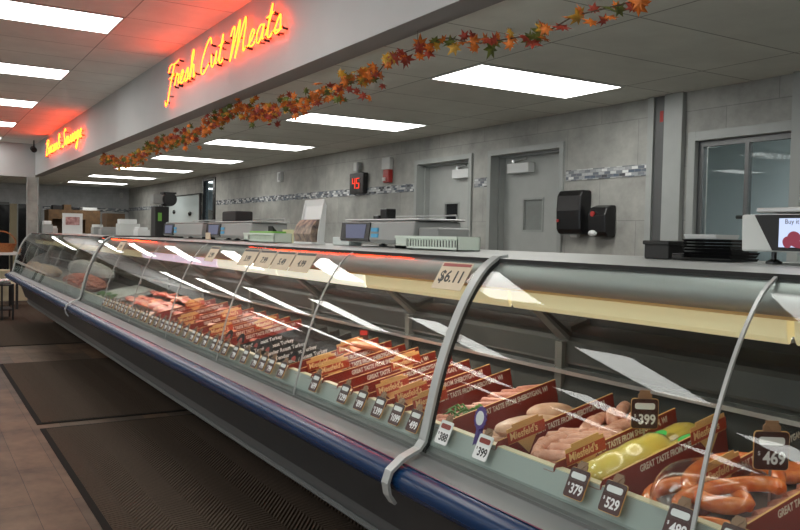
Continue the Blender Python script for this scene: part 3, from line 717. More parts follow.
# arched black and red marker rings in front of the black boards
def ring_sign(y, lb, z=.868):
    t = thing('arched_sign', lb, 'sign', (1.325, y, z), 'arched black and red signs', ROT_TAG)
    b = MB(); b.plate([(.042*math.cos(a), .042*math.sin(a)) for a in [math.pi*i/14 for i in range(15)]]+[(.022*math.cos(a), .022*math.sin(a)) for a in [math.pi*(14-i)/14 for i in range(15)]], 0, .003); b.build('arch', 'blackmatte', t, local=True)
    b = MB(); b.plate([(.021*math.cos(a), .021*math.sin(a)) for a in [math.pi*i/14 for i in range(15)]], 0, .002); b.build('red_centre', 'red', t, local=True)
for i, y in enumerate((3.0, 3.28, 3.42, 3.62, 3.78)): ring_sign(y, 'black arched sign with red centre at the tray front, %s from the right' % ['first', 'second', 'third', 'fourth', 'fifth'][i])
# tall black sign on a stake behind the boards
t = thing('stake_sign', 'tall narrow black and red sign standing at the back behind the black boards', 'sign', (1.66, 3.02, .93), rot=axes((.82, -.57, 0), (0, 0, 1), (-.57, -.82, 0)))
b = MB(); b.plate(rrect(.04, .10, .008), 0, .003); b.build('board', 'maroon_dk', t, local=True); text('lettering', t, (0, -.02, .0035), 'USDA', .016, .0003, .0005, 'white', align='CENTER'); b = MB(); b.plate(rrect(.03, .02, .004, cy=.035), .003, .004); b.build('red_band', 'red', t, local=True)
b = MB(); b.box(-.002, .002, -.075, -.05, 0, .003); b.build('stake', 'steel', t, local=True)
# purple ribbon
t = thing('award_ribbon', 'purple rosette ribbon with white centre clipped at the tray edge', 'ribbon', (1.288, 1.690, .905), rot=axes((0, -1, 0), (.2, 0, .98), (-.98, 0, .2)))
b = MB(); b.plate([((.030+.0025*math.cos(16*a))*math.cos(a)*.82, (.030+.0025*math.cos(16*a))*math.sin(a)) for a in [2*math.pi*i/64 for i in range(64)]], 0, .004); b.build('rosette', 'purple', t, local=True)
b = MB(); b.plate([(.019*math.cos(2*math.pi*i/24)*.85, .019*math.sin(2*math.pi*i/24)) for i in range(24)], .004, .005); b.build('centre_disc', 'white', t, local=True)
b = MB(); b.plate([(-.012, -.02), (-.016, -.075), (-.008, -.068), (0, -.075), (.002, -.02)], -.002, 0); b.plate([(.0, -.02), (.004, -.075), (.010, -.068), (.016, -.072), (.012, -.02)], -.003, -.001); b.build('tails', 'purple', t, local=True)

# ------------------------------------------------------------------ sausages and meats
def sausage(name, mats, c, ang, ln, r, bend, label, group, z=None, pitch=.15, cat='sausage', seedy=0):
    rn = random.Random(seedy+int(c[0]*1e4+c[1]*1e3))
    b = MB(); b.smooth = True; n = 15; P = []; Rr = []
    for i in range(n):
        s = -1+2*i/(n-1); x = s*ln/2; y = bend*(1-s*s)*ln
        P.append((x, y, pitch*0+0)); e = 1-abs(s)**6*.0
        q = max(0., 1-((abs(s)-.78)/.22)**2) if abs(s) > .78 else 1
        Rr.append(max(r*math.sqrt(q), r*.14)*(1+.04*math.sin(9*s+rn.random()*6)))
    b.tube([(P[0][0]-.004, P[0][1]-.001, 0)]+P+[(P[-1][0]+.004, P[-1][1]-.001, 0)], [r*.12]+Rr+[r*.12], 12)
    o = b.build(name, mats); tag(o, label, cat, group)
    o.location = (c[0], c[1], c[2]); o.rotation_euler = (0, -pitch*math.cos(ang), ang); return o
# raw bratwursts between the two plaqued dividers
rn = random.Random(11); gi = 0
bl = 'raw pink bratwurst in the heap between the two plaqued maroon dividers'
for layer in range(2):
    xs = [1.335+.034*k for k in range(12-2*layer)]
    for k, x in enumerate(xs):
        z = DZ(x)+.016+layer*.023+rn.uniform(-.002, .003)
        yy = 1.52+rn.uniform(-.03, .03); a = math.radians(rn.uniform(-80, 20)) if layer else math.radians(rn.uniform(-85, -55))
        x += .012*layer
        sausage('bratwurst', 'brat', (x, yy, z), a, rn.uniform(.115, .14), .0155, rn.uniform(-.08, .12), bl, 'raw bratwursts', pitch=.1)
for k in range(16):
    x = 1.36+.021*k; yy = 1.52+(.035 if k % 2 else -.03)
    sausage('bratwurst', 'brat', (x, yy, DZ(x)+.058+rn.uniform(-.004, .004)), math.radians(rn.uniform(-85, 45)), rn.uniform(.10, .125), .0165, rn.uniform(-.1, .14), bl, 'raw bratwursts', pitch=.15)
# wieners left of the strap side bin
for k in range(18):
    x = 1.34+.022*k; z = DZ(x)+.015+(.02 if k % 2 else 0)
    sausage('link_sausage', 'wiener', (x, 1.98+rn.uniform(-.03, .03), z), math.radians(rn.uniform(-60, -20)), .115, .013, rn.uniform(-.1, .1), 'pinkish link sausage in the bin behind the pale strap', 'pinkish link sausages', pitch=.1)
# pale ham and sausage bin 1.63-1.87
b = MB(); b.smooth = True; b.blob((1.50, 1.735, DZ(1.5)+.035), (.13, .055, .032), 20, 12, .05); tag(b.build('ham_slab', 'paleham'), 'pale pink ham slab lying left of the plaqued divider behind the ribbon', 'ham')
b = MB(); b.smooth = True; b.blob((1.62, 1.79, DZ(1.6)+.03), (.08, .05, .03), 20, 12, .06); tag(b.build('ham_slab', 'paleham'), 'second pale pink ham slab, farther back in the bin', 'ham')
for k in range(9):
    x = 1.335+.03*(k % 5); yy = 1.70+.09*(k//5)+rn.uniform(-.01, .01)
    sausage('bratwurst', 'paleham', (x, yy, DZ(x)+.018), math.radians(rn.uniform(-70, -10)), .10, .015, .05, 'pale plump sausage at the front of the bin behind the white price tags', 'pale plump sausages', pitch=.1)
b = MB(); b.smooth = True
for k in range(14):
    a = rn.uniform(0, 6.28); p0 = Vector((1.40+.03*math.cos(a)+.004*k, 1.95+.03*math.sin(a), DZ(1.4)+.055)); b.tube([p0, p0+Vector((.03*math.cos(a*2), .03*math.sin(a*2), .02)), p0+Vector((.06*math.cos(a*2), .05*math.sin(a*2), .01))], [.003, .004, .001], 5)
tag(b.build('green_garnish', 'herb'), 'green leafy garnish on the link sausages behind the strap', 'garnish', kind='stuff')
# yellow logs with green stickers
def logpack(x0, y0, x1, y1, r, z, label, stick):
    d = Vector((x1-x0, y1-y0, DZ(x1)-DZ(x0))); ln = d.length; t = thing('yellow_log', label, 'sausage log', (x0, y0, DZ(x0)+z), 'yellow wrapped logs')
    t.rotation_euler = axes(d, Vector((0, 0, 1)).cross(d), d.cross(Vector((0, 0, 1)).cross(d)))
    b = MB(); b.smooth = True
    N = 18; P = [(ln*i/N, 0, 0) for i in range(N+1)]
    Rr = [r*(.25+.75*min(1, (i/2.2))**.6)*(1+.03*math.sin(i*1.7)) if i < 4 else (r*(1+.035*math.sin(i*1.3)) if i < N-3 else r*(.3+.7*((N-i)/3)**.6)) for i in range(N+1)]
    b.tube(P, Rr, 16); b.build('log', 'yellow', t, local=True)
    f = MB(); f.smooth = True; f.tube([(-.03, 0, 0)]+P+[(ln+.02, 0, 0)], [r*.5]+[q+.0025 for q in Rr]+[r*.5], 12); f.build('clear_wrap', 'pouch', t, local=True)
    for sx in stick:
        s = MB(); s.add([(sx+.028*math.cos(a)*math.cos(0), (r+.0045)*math.sin(.38*math.sin(a)+math.radians(-18)), (r+.0045)*math.cos(.38*math.sin(a)+math.radians(-18))) for a in [2*math.pi*i/20 for i in range(20)]]+[(sx+.028*math.cos(a), (r+.003)*math.sin(.38*math.sin(a)+math.radians(-18)), (r+.003)*math.cos(.38*math.sin(a)+math.radians(-18))) for a in [2*math.pi*i/20 for i in range(20)]], [tuple(range(20))]+[(i, i+20, (i+1) % 20+20, (i+1) % 20) for i in range(20)])
        s.build('green_sticker', 'green', t, local=True)
logpack(1.40, 1.368, 1.74, 1.372, .031, .034, 'yellow wrapped log with green sticker, rear left one beside the bratwurst divider', (.20,))
logpack(1.40, 1.302, 1.75, 1.300, .031, .034, 'yellow wrapped log with green sticker, rear right one beside the sausage pouch divider', (.22,))
logpack(1.315, 1.338, 1.60, 1.338, .043, .047, 'big yellow wrapped log lying in front, nearest the tray edge', ())
# smoked ring sausages in clear pouch
def ring(name, cx, cy, z, rx, ry, r, a0, a1, label, rotz=0.):
    b = MB(); b.smooth = True; n = 26; P = []; Rr = []
    for i in range(n):
        a = math.radians(a0+(a1-a0)*i/(n-1)); x = rx*math.cos(a); y = ry*math.sin(a); P.append((cx+x*math.cos(rotz)-y*math.sin(rotz), cy+x*math.sin(rotz)+y*math.cos(rotz), z+(x*.2)))
        Rr.append(r*(1 if 1 < i < n-2 else (.8 if i in (1, n-2) else .35)))
    b.tube(P, Rr, 12); o = b.build(name, 'smoked'); tag(o, label, 'sausage', 'smoked ring sausages'); return o
zs = DZ(1.45)+.024
ring('ring_sausage', 1.40, 1.09, zs+.01, .085, .105, .018, -60, 250, 'shiny orange smoked ring sausage at the front of the clear pouch')
ring('ring_sausage', 1.50, 1.08, zs+.045, .11, .085, .0185, -80, 230, 'shiny orange smoked ring sausage on top, near the middle of the bin', .3)
ring('ring_sausage', 1.42, 1.03, zs+.040, .10, .055, .017, -20, 200, 'shiny orange smoked ring sausage lower right of the pouch', -.5)
for k in range(5):
    sausage('smoked_link', 'smoked', (1.60+.02*k, 1.08-.015*k, DZ(1.6)+.025+.006*k), math.radians(-35-6*k), .17, .015, .12, 'straight smoked sausage fanned out behind the rings', 'fanned smoked sausages', pitch=.1)
b = MB(); b.smooth = True; b.blob((1.44, 1.08, zs+.032), (.155, .125, .058), 40, 18, .13, power=.6); o = b.build('clear_pouch', 'pouch'); tag(o, 'crinkled clear plastic pouch around the smoked ring sausages', 'pouch')
for k in range(5):
    sausage('smoked_link', 'smoked', (1.36+.07*k, .81+.02*(k % 2), DZ(1.36+.07*k)+.03), math.radians(12+5*k), .19, .022, .03, 'thick orange smoked sausage at the right edge, beyond the last divider', 'thick smoked sausages at the right edge', pitch=.2)
for k in range(6):
    sausage('smoked_link', 'wiener', (1.46+.05*k, .97, DZ(1.46+.05*k)+.02), math.radians(-30), .13, .014, .05, 'reddish sausage behind the 469 price tag', 'reddish sausages by the 469 tag', pitch=.2)

def fillet(mt, dims, jit, sd):
    b = MB(); b.smooth = True; b.blob((0, 0, 0), dims, 14, 7, jit, power=.6, rnd=random.Random(sd)); return b.mesh('cut', mt)
cuts = [fillet(['steak'], (.062, .042, .014), .12, 1), fillet(['steak'], (.055, .05, .016), .14, 2), fillet(['pork'], (.06, .045, .015), .12, 3), fillet(['salmon'], (.07, .04, .014), .1, 4)]
def put(me, name, loc, rz, label, cat, group, s=1.0):
    o = bpy.data.objects.new(name, me); COL.objects.link(o); o.location = loc; o.rotation_euler = (0, -.2, rz); o.scale = (s, s, s)
    return tag(o, label, cat, group)
# orange fillets behind the maroon dividers
for k in range(7):
    put(cuts[3], 'orange_fillet', (1.60+.035*(k % 3), 3.0-.02*k, DZ(1.62)+.05+.012*(k//2)), .5*k, 'orange pink fillet heaped at the back behind the maroon dividers', 'fillet', 'orange fillets')
# meats between the plaqued boards of the middle case
for y in (2.15, 2.26, 2.37, 2.48, 2.6, 2.71, 2.81, 2.92, 3.05):
    for x in (1.40, 1.52, 1.64):
        put(cuts[3 if (x*10+y*7) % 2 > 1 else 2], 'meat_cut', (x, y, DZ(x)+.028), 1.3, 'orange pink cut of meat lying between the maroon dividers', 'meat', 'cuts between maroon dividers', .85)
y = 3.17; n = 0
while y < 6.5:
    for j in range(4):
        x = 1.365+.103*j+random.uniform(-.012, .012); dz = .022+(.018 if n % 2 else 0)+.008*j*0
        if y < 3.7: dz = .02
        me = cuts[random.choice((0, 0, 1, 2, 3))]
        put(me, 'steak', (x, y+random.uniform(-.015, .015), DZ(x)+dz), random.uniform(0, 3), 'raw red steak laid out %s' % ('between the black divider boards' if y < 3.7 else 'in rows left of the black divider boards'), 'meat', 'raw steaks by the black boards' if y < 3.7 else 'raw steaks in rows', random.uniform(.9, 1.1)); n += 1
    y += .088
# pale tray and greens left of the steaks
t = thing('meat_tray', 'pale tray with green garnish just left of the raw steaks', 'tray', (1.45, 6.95, DZ(1.45)))
b = MB(); b.prism([(1.33, .80), (1.34, .835), (1.70, .905), (1.70, .88)], 6.62, 7.28); b.build('tray', 'offwhite', t)
b = MB(); b.smooth = True
for k in range(8): b.blob((1.36+.03*(k % 3), 6.68+.07*k, .845), (.03, .035, .02), 10, 6, .2)
b.build('garnish', 'herb', t)
b = MB(); b.smooth = True; b.blob((1.42, 8.2, .86), (.11, .72, .06), 40, 12, .04)
for k in range(420):
    yy = rn.uniform(-1, 1); xx = rn.uniform(-1, 1); q = max(0, 1-yy*yy-xx*xx*.8)**.5
    if q > 0.05: b.blob((1.42+.115*xx, 8.2+.78*yy, .855+.085*q+rn.uniform(-.008, .008)), (.018, .030, .014), 7, 5, .1, rot=rn.uniform(0, 3))
tag(b.build('ground_meat_heap', 'ground'), 'orange red heap of ground meat in the far case', 'ground meat')
b = MB(); b.blob((1.60, 9.0, .95), (.10, 1.3, .11), 34, 11, .13); tag(b.build('paper_wrap_heap', mat('white butcher paper', (.52, .50, .49), .7, noise=.1)), 'grey white heap of crumpled paper behind the ground meat', 'paper')
for k in range(6):
    b = MB(); b.smooth = True; b.blob((1.42+.03*(k % 2), 10.3+.38*k, .87), (.11, .16, .06), 16, 8, .1); tag(b.build('poultry_piece', mat('pale tan poultry', (.60, .38, .22), .5, noise=.3, nscale=20) if k == 0 else bpy.data.materials['pale tan poultry']), 'pale tan roasted piece near the far end of the case', 'poultry', 'pale roasted pieces')
# kraft price cards hung on the roll
def card(y0, y1, z0, z1, txt, lb, g=None, size=.035, stripe='inkblack'):
    yc = (y0+y1)/2; w = y1-y0; h = .096
    t = thing('price_card', lb, 'price card', (1.440-.008, yc, 1.262), g, axes((0, -1, 0), (.52, 0, .85), (-.85, 0, .52)))
    b = MB(); b.plate([(-w/2, -h/2), (w/2, -h/2), (w/2, h/2), (-w/2, h/2)], 0, .0012); b.build('card', 'kraft', t, local=True)
    b = MB(); b.plate([(-w/2+.006, h/2-.016), (w/2-.006, h/2-.014), (w/2-.006, h/2-.004), (-w/2+.006, h/2-.004)], .0012, .0018); b.build('header_strip', 'maroon' if stripe == 'm' else 'inkblack', t, local=True)
    text('digits', t, (0, -.022, .0016), txt, size*1.25, .0003, .0010, 'inkblack', align='CENTER')
card(1.965, 2.125, 0, 0, '$6.11', 'kraft price card reading 6.11 beside the pale strap', size=.046, stripe='m')
for i, (yy, tx) in enumerate(((3.16, '4.99'), (3.375, '5.49'), (3.59, '7.99'), (3.81, '3.99'))):
    card(yy-.1, yy+.1, 0, 0, tx, 'kraft price card in the row of four, %s from the right' % ['first', 'second', 'third', 'fourth'][i], 'row of four kraft cards')
card(4.30, 4.45, 0, 0, '2.99', 'single kraft price card left of the row of four')
card(6.55, 6.75, 0, 0, '8.99', 'farthest kraft price card, near the far strap')

# ================================================================== ON TOP OF THE CASE
ZT = 1.326
def yrow(y): return y*1.108     # depth rows measured at the front edge, moved back to x = 2.05
XF = 2.05
def scale(y_lo, y_hi, h, label, screen='blueglow', right=False, tray_items=True):
    """counter scale facing the aisle, body from y_lo (near end) to y_hi (far end)"""
    t = thing('counter_scale', label, 'scale', (XF+.12, (y_lo+y_hi)/2, ZT), 'counter scales')
    zb = ZT+.018; w = y_hi-y_lo
    b = MB(); b.prism([(XF, zb), (XF-.012, zb+.02), (XF, zb+h), (XF+.27, zb+h), (XF+.27, zb)], y_lo, y_hi); b.build('body', 'greypl', t, bevel=.006)
    b = MB()
    for yy in (y_lo+.05, y_hi-.05):
        for xx in (XF+.03, XF+.24): b.lathe([(.024, 0), (.024, .008), (.010, .012), (.010, .020)], 12, (xx, yy, ZT))
    b.build('foot', 'black', t)
    # screen bezel at the far end of the front face (left in view)
    f0 = y_hi-.02; wv = min(.34, w*.42)
    b = MB(); b.prism([(XF-.014, zb+.008), (XF-.018, zb+.018), (XF-.008, zb+h-.004), (XF-.002, zb+h-.004), (XF-.002, zb+.008)], f0-wv+.0, f0); bz = b.build('screen_bezel', 'black', t)
    b = MB(); b.add([(XF-.0185, f0-.07, zb+.024), (XF-.0185, f0-wv+.05, zb+.024), (XF-.0105, f0-wv+.04, zb+h-.014), (XF-.0105, f0-.05, zb+h-.014), (XF-.016, f0-.07, zb+.024), (XF-.016, f0-wv+.05, zb+.024), (XF-.008, f0-wv+.04, zb+h-.014), (XF-.008, f0-.05, zb+h-.014)], [(0, 1, 2, 3), (4, 7, 6, 5), (0, 4, 5, 1), (1, 5, 6, 2), (2, 6, 7, 3), (3, 7, 4, 0)])
    b.build('screen', screen, bz)
    if not right:
        for dz, hh in ((.07, .022), (.035, .022)):
            b = MB(); b.box(XF-.014, XF-.009, f0-wv-.09, f0-wv-.02, zb+dz*h/.13, zb+(dz+hh)*h/.13); b.build('blue_label', 'skyblue', t)
    b = MB(); b.box(XF+.01, XF+.28, y_lo-.02, y_hi-.02, zb+h+.004, zb+h+.014); b.build('weighing_platter', 'steel', t, bevel=.003)
    b = MB(); zr = zb+h+.014
    b.tube([(XF+.26, y_hi-.05, zr), (XF+.26, y_hi-.06, zr+.022), (XF+.26, y_lo+.03, zr+.022), (XF+.26, y_lo+.02, zr)], .004, 6); b.build('platter_guard', 'steel', t)
    return t
t = scale(yrow(2.93), yrow(3.62), .112, 'grey counter scale with lit screen and blue labels, right of the bag dispenser')
# printer wedge at the right end of that scale
b = MB(); b.box(XF+.02, XF+.20, yrow(2.78), yrow(2.93), ZT, ZT+.10); tag(b.build('label_printer', 'greypl', bevel=.008), 'small grey printer block at the right end of the middle scale', 'printer')
b = MB(); b.box(XF+.06, XF+.12, yrow(3.27), yrow(3.33), ZT+.144, ZT+.20); b.box(XF+.05, XF+.13, yrow(3.33), yrow(3.38), ZT+.144, ZT+.165); tag(b.build('card_reader', 'black', bevel=.005), 'small black device sitting on the middle scale', 'device')
# right-hand big scale with meat advert
t = thing('counter_scale', 'large white scale with a bright meat advert screen at the right edge', 'scale', (XF+.12, 1.3, ZT), 'counter scales')
ya, yb = 1.478, .75; zb = ZT+.034; hh = .105
b = MB(); b.prism([(XF, zb), (XF-.004, zb+hh), (XF+.30, zb+hh), (XF+.30, zb)], yb, ya); b.build('body', 'offwhite', t, bevel=.006)
b = MB()
for yy in (1.40, .85):
    for xx in (XF+.04, XF+.26): b.lathe([(.022, 0), (.022, .006), (.007, .014), (.007, .036)], 12, (xx, yy, ZT))
b.build('foot', 'black', t)
b = MB(); b.add([(XF-.012, 1.430, zb+hh-.002), (XF-.012, 1.372, zb+.004), (XF-.012, yb, zb+.004), (XF-.012, yb, zb+hh-.002), (XF-.001, 1.430, zb+hh-.002), (XF-.001, 1.372, zb+.004), (XF-.001, yb, zb+.004), (XF-.001, yb, zb+hh-.002)], [(0, 1, 2, 3), (4, 7, 6, 5), (0, 4, 5, 1), (1, 5, 6, 2), (2, 6, 7, 3), (3, 7, 4, 0)])
bz = b.build('screen_bezel', 'black', t)
b = MB(); b.box(XF-.0145, XF-.0125, .80, 1.352, zb+.014, zb+hh-.012); sc = b.build('screen', 'screenwhite', bz)
b = MB(); b.smooth = True
for (yy, zz, ry, rz) in ((1.325, .028, .014, .016), (1.308, .040, .020, .018), (1.262, .038, .026, .018), (1.285, .022, .030, .010)): b.blob((XF-.0150, yy, zb+zz), (.0008, ry, rz), 14, 8, .15)
b.build('advert_picture', 'screenmeat', sc)
o = text('advert_text', sc, (XF-.0150-sc.parent.parent.location.x*0, 0, 0), 'Buy it Today', .018, .0002, 0, 'inkblack'); o.parent = t
o.location = (XF-.0152-t.location.x, 1.335-t.location.y, zb+.078-ZT); o.rotation_euler = FACE_AISLE
b = MB(); b.box(XF+.02, XF+.3, yb, ya-.03, zb+hh+.006, zb+hh+.02); b.build('weighing_platter', 'steel', t, bevel=.004)
b = MB(); b.tube([(XF+.26, ya-.05, zb+hh+.02), (XF+.26, ya-.06, zb+hh+.055), (XF+.26, yb, zb+hh+.055)], .005, 6); b.build('platter_guard', 'steel', t)
# trays, boxes
for k in range(7):
    t_ = MB(); z = ZT+.001+k*.0095; e = .004*math.sin(k*2.1)
    t_.prism([(2.07, z+.0085), (2.08, z), (2.20, z), (2.21, z+.0085)], 1.53+e, 1.705+e)
    tag(t_.build('foam_tray', 'black'), 'black foam meat tray in the stack beside the right scale%s' % (', uppermost black one' if k == 6 else ''), 'tray', 'stacked black foam trays')
t_ = MB(); z = ZT+.001+7*.0095; t_.prism([(2.072, z+.014), (2.08, z+.0005), (2.18, z+.0005), (2.19, z+.014)], 1.585, 1.70); tag(t_.build('foam_tray', 'white'), 'single white foam tray lying on top of the black stack', 'tray')
b = MB(); b.box(2.08, 2.16, 1.765, 1.865, ZT, ZT+.058); b.box(2.075, 2.165, 1.76, 1.87, ZT+.046, ZT+.060); tag(b.build('lidded_box', 'blackmatte', bevel=.004), 'black lidded box left of the black tray stack', 'box')
b = MB(); b.box(2.08, 2.15, 1.705, 1.752, ZT, ZT+.022); tag(b.build('small_box', 'black', bevel=.004), 'small flat black box between the lidded box and tray stack', 'box')
# baskets
def basket(y0, y1, lb, content, h=.06):
    t = thing('slotted_basket', lb, 'basket', (2.0, (y0+y1)/2, ZT), 'slotted plastic baskets'); x0, x1 = 1.94, 2.06; th = .004
    b = MB(); b.box(x0, x1, y0, y1, ZT, ZT+th)
    b.box(x0, x0+th, y0, y1, ZT, ZT+.014); b.box(x0-.003, x0+th, y0-.003, y1+.003, ZT+h-.012, ZT+h); b.box(x1-th, x1, y0, y1, ZT, ZT+h)
    b.box(x0, x1, y0, y0+th, ZT, ZT+h); b.box(x0, x1, y1-th, y1, ZT, ZT+h); b.box(x0, x0+th, y1-.1, y1, ZT, ZT+h)
    n = int((y1-y0-.1)/.022)
    for k in range(n+1): b.box(x0, x0+th, y0+k*.022, y0+k*.022+.010, ZT+.014, ZT+h-.012)
    b.build('shell', 'mint', t)
    b = MB(); b.box(x0+th+.002, x1-th-.002, y0+.01, y1-.01, ZT+th+.001, ZT+h*.7); b.build('contents', 'blackmatte' if not content else 'limegreen', t)
    if content:
        b = MB(); b.box(x0+.01, x1-.01, y0+.06, y1-.08, ZT+.02, ZT+h+.012); b.build('green_lid', 'limegreen', t, bevel=.006)
        b = MB(); b.prism([(2.0, ZT+h+.012), (2.0, ZT+h+.045), (2.03, ZT+h+.012)], y0+.17, y0+.25); b.build('scoop', 'black', t)
basket(2.74, 3.24, 'mint slotted basket in front of the middle scale', False)
basket(4.72, 5.26, 'pale slotted basket with lime green lid inside, left of the yellow card', True)
# bag dispenser
t = thing('bag_dispenser', 'white curved dispenser holding printed deli bags', 'dispenser', (2.12, 4.40, ZT))
prof = [(2.09, 0), (2.078, .05), (2.08, .11), (2.09, .17), (2.10, .23), (2.095, .268), (2.103, .27), (2.112, .23), (2.10, .15), (2.09, .08), (2.10, 0)]
b = MB(); b.smooth = False; b.prism([(x, ZT+z) for x, z in prof], 4.34, 4.60); b.box(2.02, 2.11, 4.34, 4.60, ZT, ZT+.012)
for yy in (4.332, 4.60): b.prism([(2.055, ZT), (2.06, ZT+.08), (2.075, ZT+.16), (2.095, ZT+.268), (2.112, ZT+.23), (2.10, ZT)], yy, yy+.008)
b.build('holder', 'white', t)
b = MB(); b.prism([(2.03, ZT+.012), (2.015, ZT+.06), (2.03, ZT+.11), (2.06, ZT+.145), (2.10, ZT+.15), (2.086, ZT+.05), (2.09, ZT+.012)], 4.35, 4.59); b.build('bag_stack', 'bagprint', t)
b = MB(); b.box(2.06, 2.066, 4.70, 4.87, ZT, ZT+.085); o = b.build('small_card', 'paleyellow'); tag(o, 'pale yellow card standing left of the bag dispenser', 'card')
o2 = text('lettering', o, (2.0595, 4.84, ZT+.02), '10 lb', .03, .0003, .0006, 'inkblack'); o2.rotation_euler = FACE_AISLE
b = MB(); b.box(2.04, 2.12, 3.90, 4.10, ZT, ZT+.045); b.box(2.10, 2.12, 3.92, 4.06, ZT+.045, ZT+.075); tag(b.build('clear_box', 'clearpl', bevel=.003), 'low cloudy plastic box between the bag dispenser and middle scale', 'box')
scale(yrow(4.87), yrow(5.78), .112, 'grey counter scale with a black box on top, left of the lime lidded basket')
b = MB(); b.smooth = False; b.box(XF+.06, XF+.2, 5.90, 6.22, ZT+.144, ZT+.225); tag(b.build('black_bin', 'blackmatte', bevel=.012), 'black rounded bin sitting on the scale left of the lime basket', 'bin')
scale(yrow(5.88), yrow(6.95), .112, 'grey counter scale in front of the whiteboard')
b = MB(); b.box(XF-.02, XF-.015, 6.26, 6.38, ZT, ZT+.055); tag(b.build('small_card', 'kraft'), 'small kraft card between the two left scales', 'card')
# black cable over the edge
b = MB(); b.smooth = True; b.tube(catmull([(2.2, 7.6, ZT+.006), (1.95, 7.45, ZT+.008), (1.62, 7.5, ZT+.006), (1.50, 7.6, ZT+.0), (1.46, 7.7, 1.30)], 6), .006, 8); tag(b.build('power_cable', 'blackmatte'), 'black cable lying across the case top near the far strap', 'cable')
# black dispenser with round top (seen against the whiteboard)
t = thing('coffee_grinder', 'tall black machine with a round hopper and green panel near the whiteboard', 'machine', (2.38, 9.0, 0))
b = MB(); b.box(2.27, 2.42, 8.9, 9.08, ZT, ZT+.33); b.build('body', 'blackmatte', t, bevel=.006)
b = MB(); b.cyl((2.42, 8.86, ZT+.41), (2.42, 9.05, ZT+.41), .075, 28); b.box(2.36, 2.50, 8.9, 9.05, ZT+.47, ZT+.49); b.build('hopper', 'black', t)
b = MB(); b.box(2.25, 2.36, 8.9, 9.05, ZT+.36, ZT+.46); b.build('side_bin', 'greypl', t)
b = MB(); b.box(2.30, 2.34, 8.892, 8.90, ZT+.17, ZT+.26); b.build('green_panel', 'limegreen', t)
# pictures, small appliances near the far end
t = thing('photo_sign', 'white sign with a red meat photograph near the far end of the case', 'sign', (1.89, 11.8, ZT))
b = MB(); b.box(1.76, 2.02, 11.8, 11.82, ZT, ZT+.28); b.build('board', 'white', t)
b = MB(); b.smooth = False; b.plate([(1.80, -.0), (1.98, 0), (1.98, .01), (1.80, .01)], 0, .001) if 0 else b.box(1.80, 1.98, 11.794, 11.80, ZT+.12, ZT+.23); b.build('picture', mat('meat photograph', (.16, .03, .03), .4, noise=.8, nscale=18, col2=(.65, .40, .38)), t)
def app(x0, x1, y, h, lb, m1='offwhite', m2='greypl', nm='small_appliance', cat='appliance', d=.2):
    t = thing(nm, lb, cat, ((x0+x1)/2, y, ZT)); w = x1-x0
    b = MB(); b.box(x0, x1, y, y+d, ZT, ZT+h*.72); b.build('body', m2, t, bevel=.006)
    b = MB(); b.box(x0+w*.05, x1-w*.15, y+.01, y+d*.9, ZT+h*.72, ZT+h); b.build('upper_unit', m1, t, bevel=.006)
app(1.55, 1.67, 12.0, .17, 'grey canister with white lid at the far left end of the case top', 'white')
app(1.69, 1.76, 12.2, .10, 'low white tub right of the grey canister', 'white', 'offwhite', 'plastic_tub', 'tub')
app(2.02, 2.16, 11.0, .13, 'white counter appliance right of the meat photo sign', 'white')
app(2.17, 2.42, 10.2, .20, 'pale counter machine right of the photo sign, beside the black machine', 'white', 'offwhite')
app(2.04, 2.40, 10.6, .10, 'wide low grey machine behind the pale counter machine', 'greypl', 'greypl')
app(2.20, 2.34, 9.4, .10, 'low white box directly left of the black machine', 'white', 'white', 'white_box', 'box')
# ------------------------------------------------------------------ behind the counter, far area
t = thing('storage_shelf', 'brown wooden shelf unit against the far wall', 'shelf', (3.1, 19.6, 0))
b = MB(); b.box(2.62, 3.72, 19.5, 20.2, 1.62, 1.83); b.box(2.62, 2.70, 19.5, 20.2, 0, 1.62); b.box(3.40, 3.72, 19.5, 20.2, 0, 1.62); b.box(2.7, 3.4, 20.1, 20.2, .2, 1.62); b.build('carcass', 'wood', t)
b = MB(); b.box(2.7, 3.4, 19.6, 20.1, 1.0, 1.04); b.build('shelf_board', 'wood', t)
for (x, w, h, mt, lb) in ((2.72, .2, .10, 'blackmatte', 'black carton on top of the brown shelf, left'), (3.15, .14, .07, 'black', 'small black item on top of the brown shelf'), (3.35, .32, .07, 'white', 'white carton on top of the brown shelf, right'), (2.95, .16, .12, 'wood', 'brown carton on top of the brown shelf')):
    b = MB(); b.box(x, x+w, 19.6, 19.9, 1.83, 1.83+h); tag(b.build('carton', mt, bevel=.006), lb, 'carton')
b = MB(); b.box(2.70, 2.98, 13.6, 14.0, 0, 1.66); tag(b.build('wooden_post', 'wood'), 'brown wooden panel left of the black machine', 'panel')
# far wall small devices
b = MB(); b.box(4.42, 4.50, YF-.05, YF, 2.20, 2.33); tag(b.build('wall_speaker', 'offwhite', bevel=.006), 'small white device high in the far corner', 'device')
t = thing('whiteboard', 'pale whiteboard mounted on the back wall', 'whiteboard', (WX, 16.2, 1.87))
b = MB(); b.box(WX-.02, WX, 14.93, 17.5, 1.55, 2.10); b.build('board', 'whiteboard', t)
b = MB()
for q in ((14.85, 14.93, 1.53, 2.12), (17.5, 17.55, 1.53, 2.12), (14.9, 17.5, 2.10, 2.12), (14.9, 17.5, 1.53, 1.55)): b.box(WX-.035, WX, *q)
b.build('frame', 'blackmatte', t)
for yy, zz in ((16.6, 1.79), (15.5, 1.74)):
    b = MB(); b.smooth = True; b.blob((WX-.035, yy, zz), (.03, .07, .045), 12, 8, .2); tag(b.build('magnet_clip', 'black'), 'black clip on the whiteboard, %s one' % ('left' if yy > 16 else 'right'), 'clip')
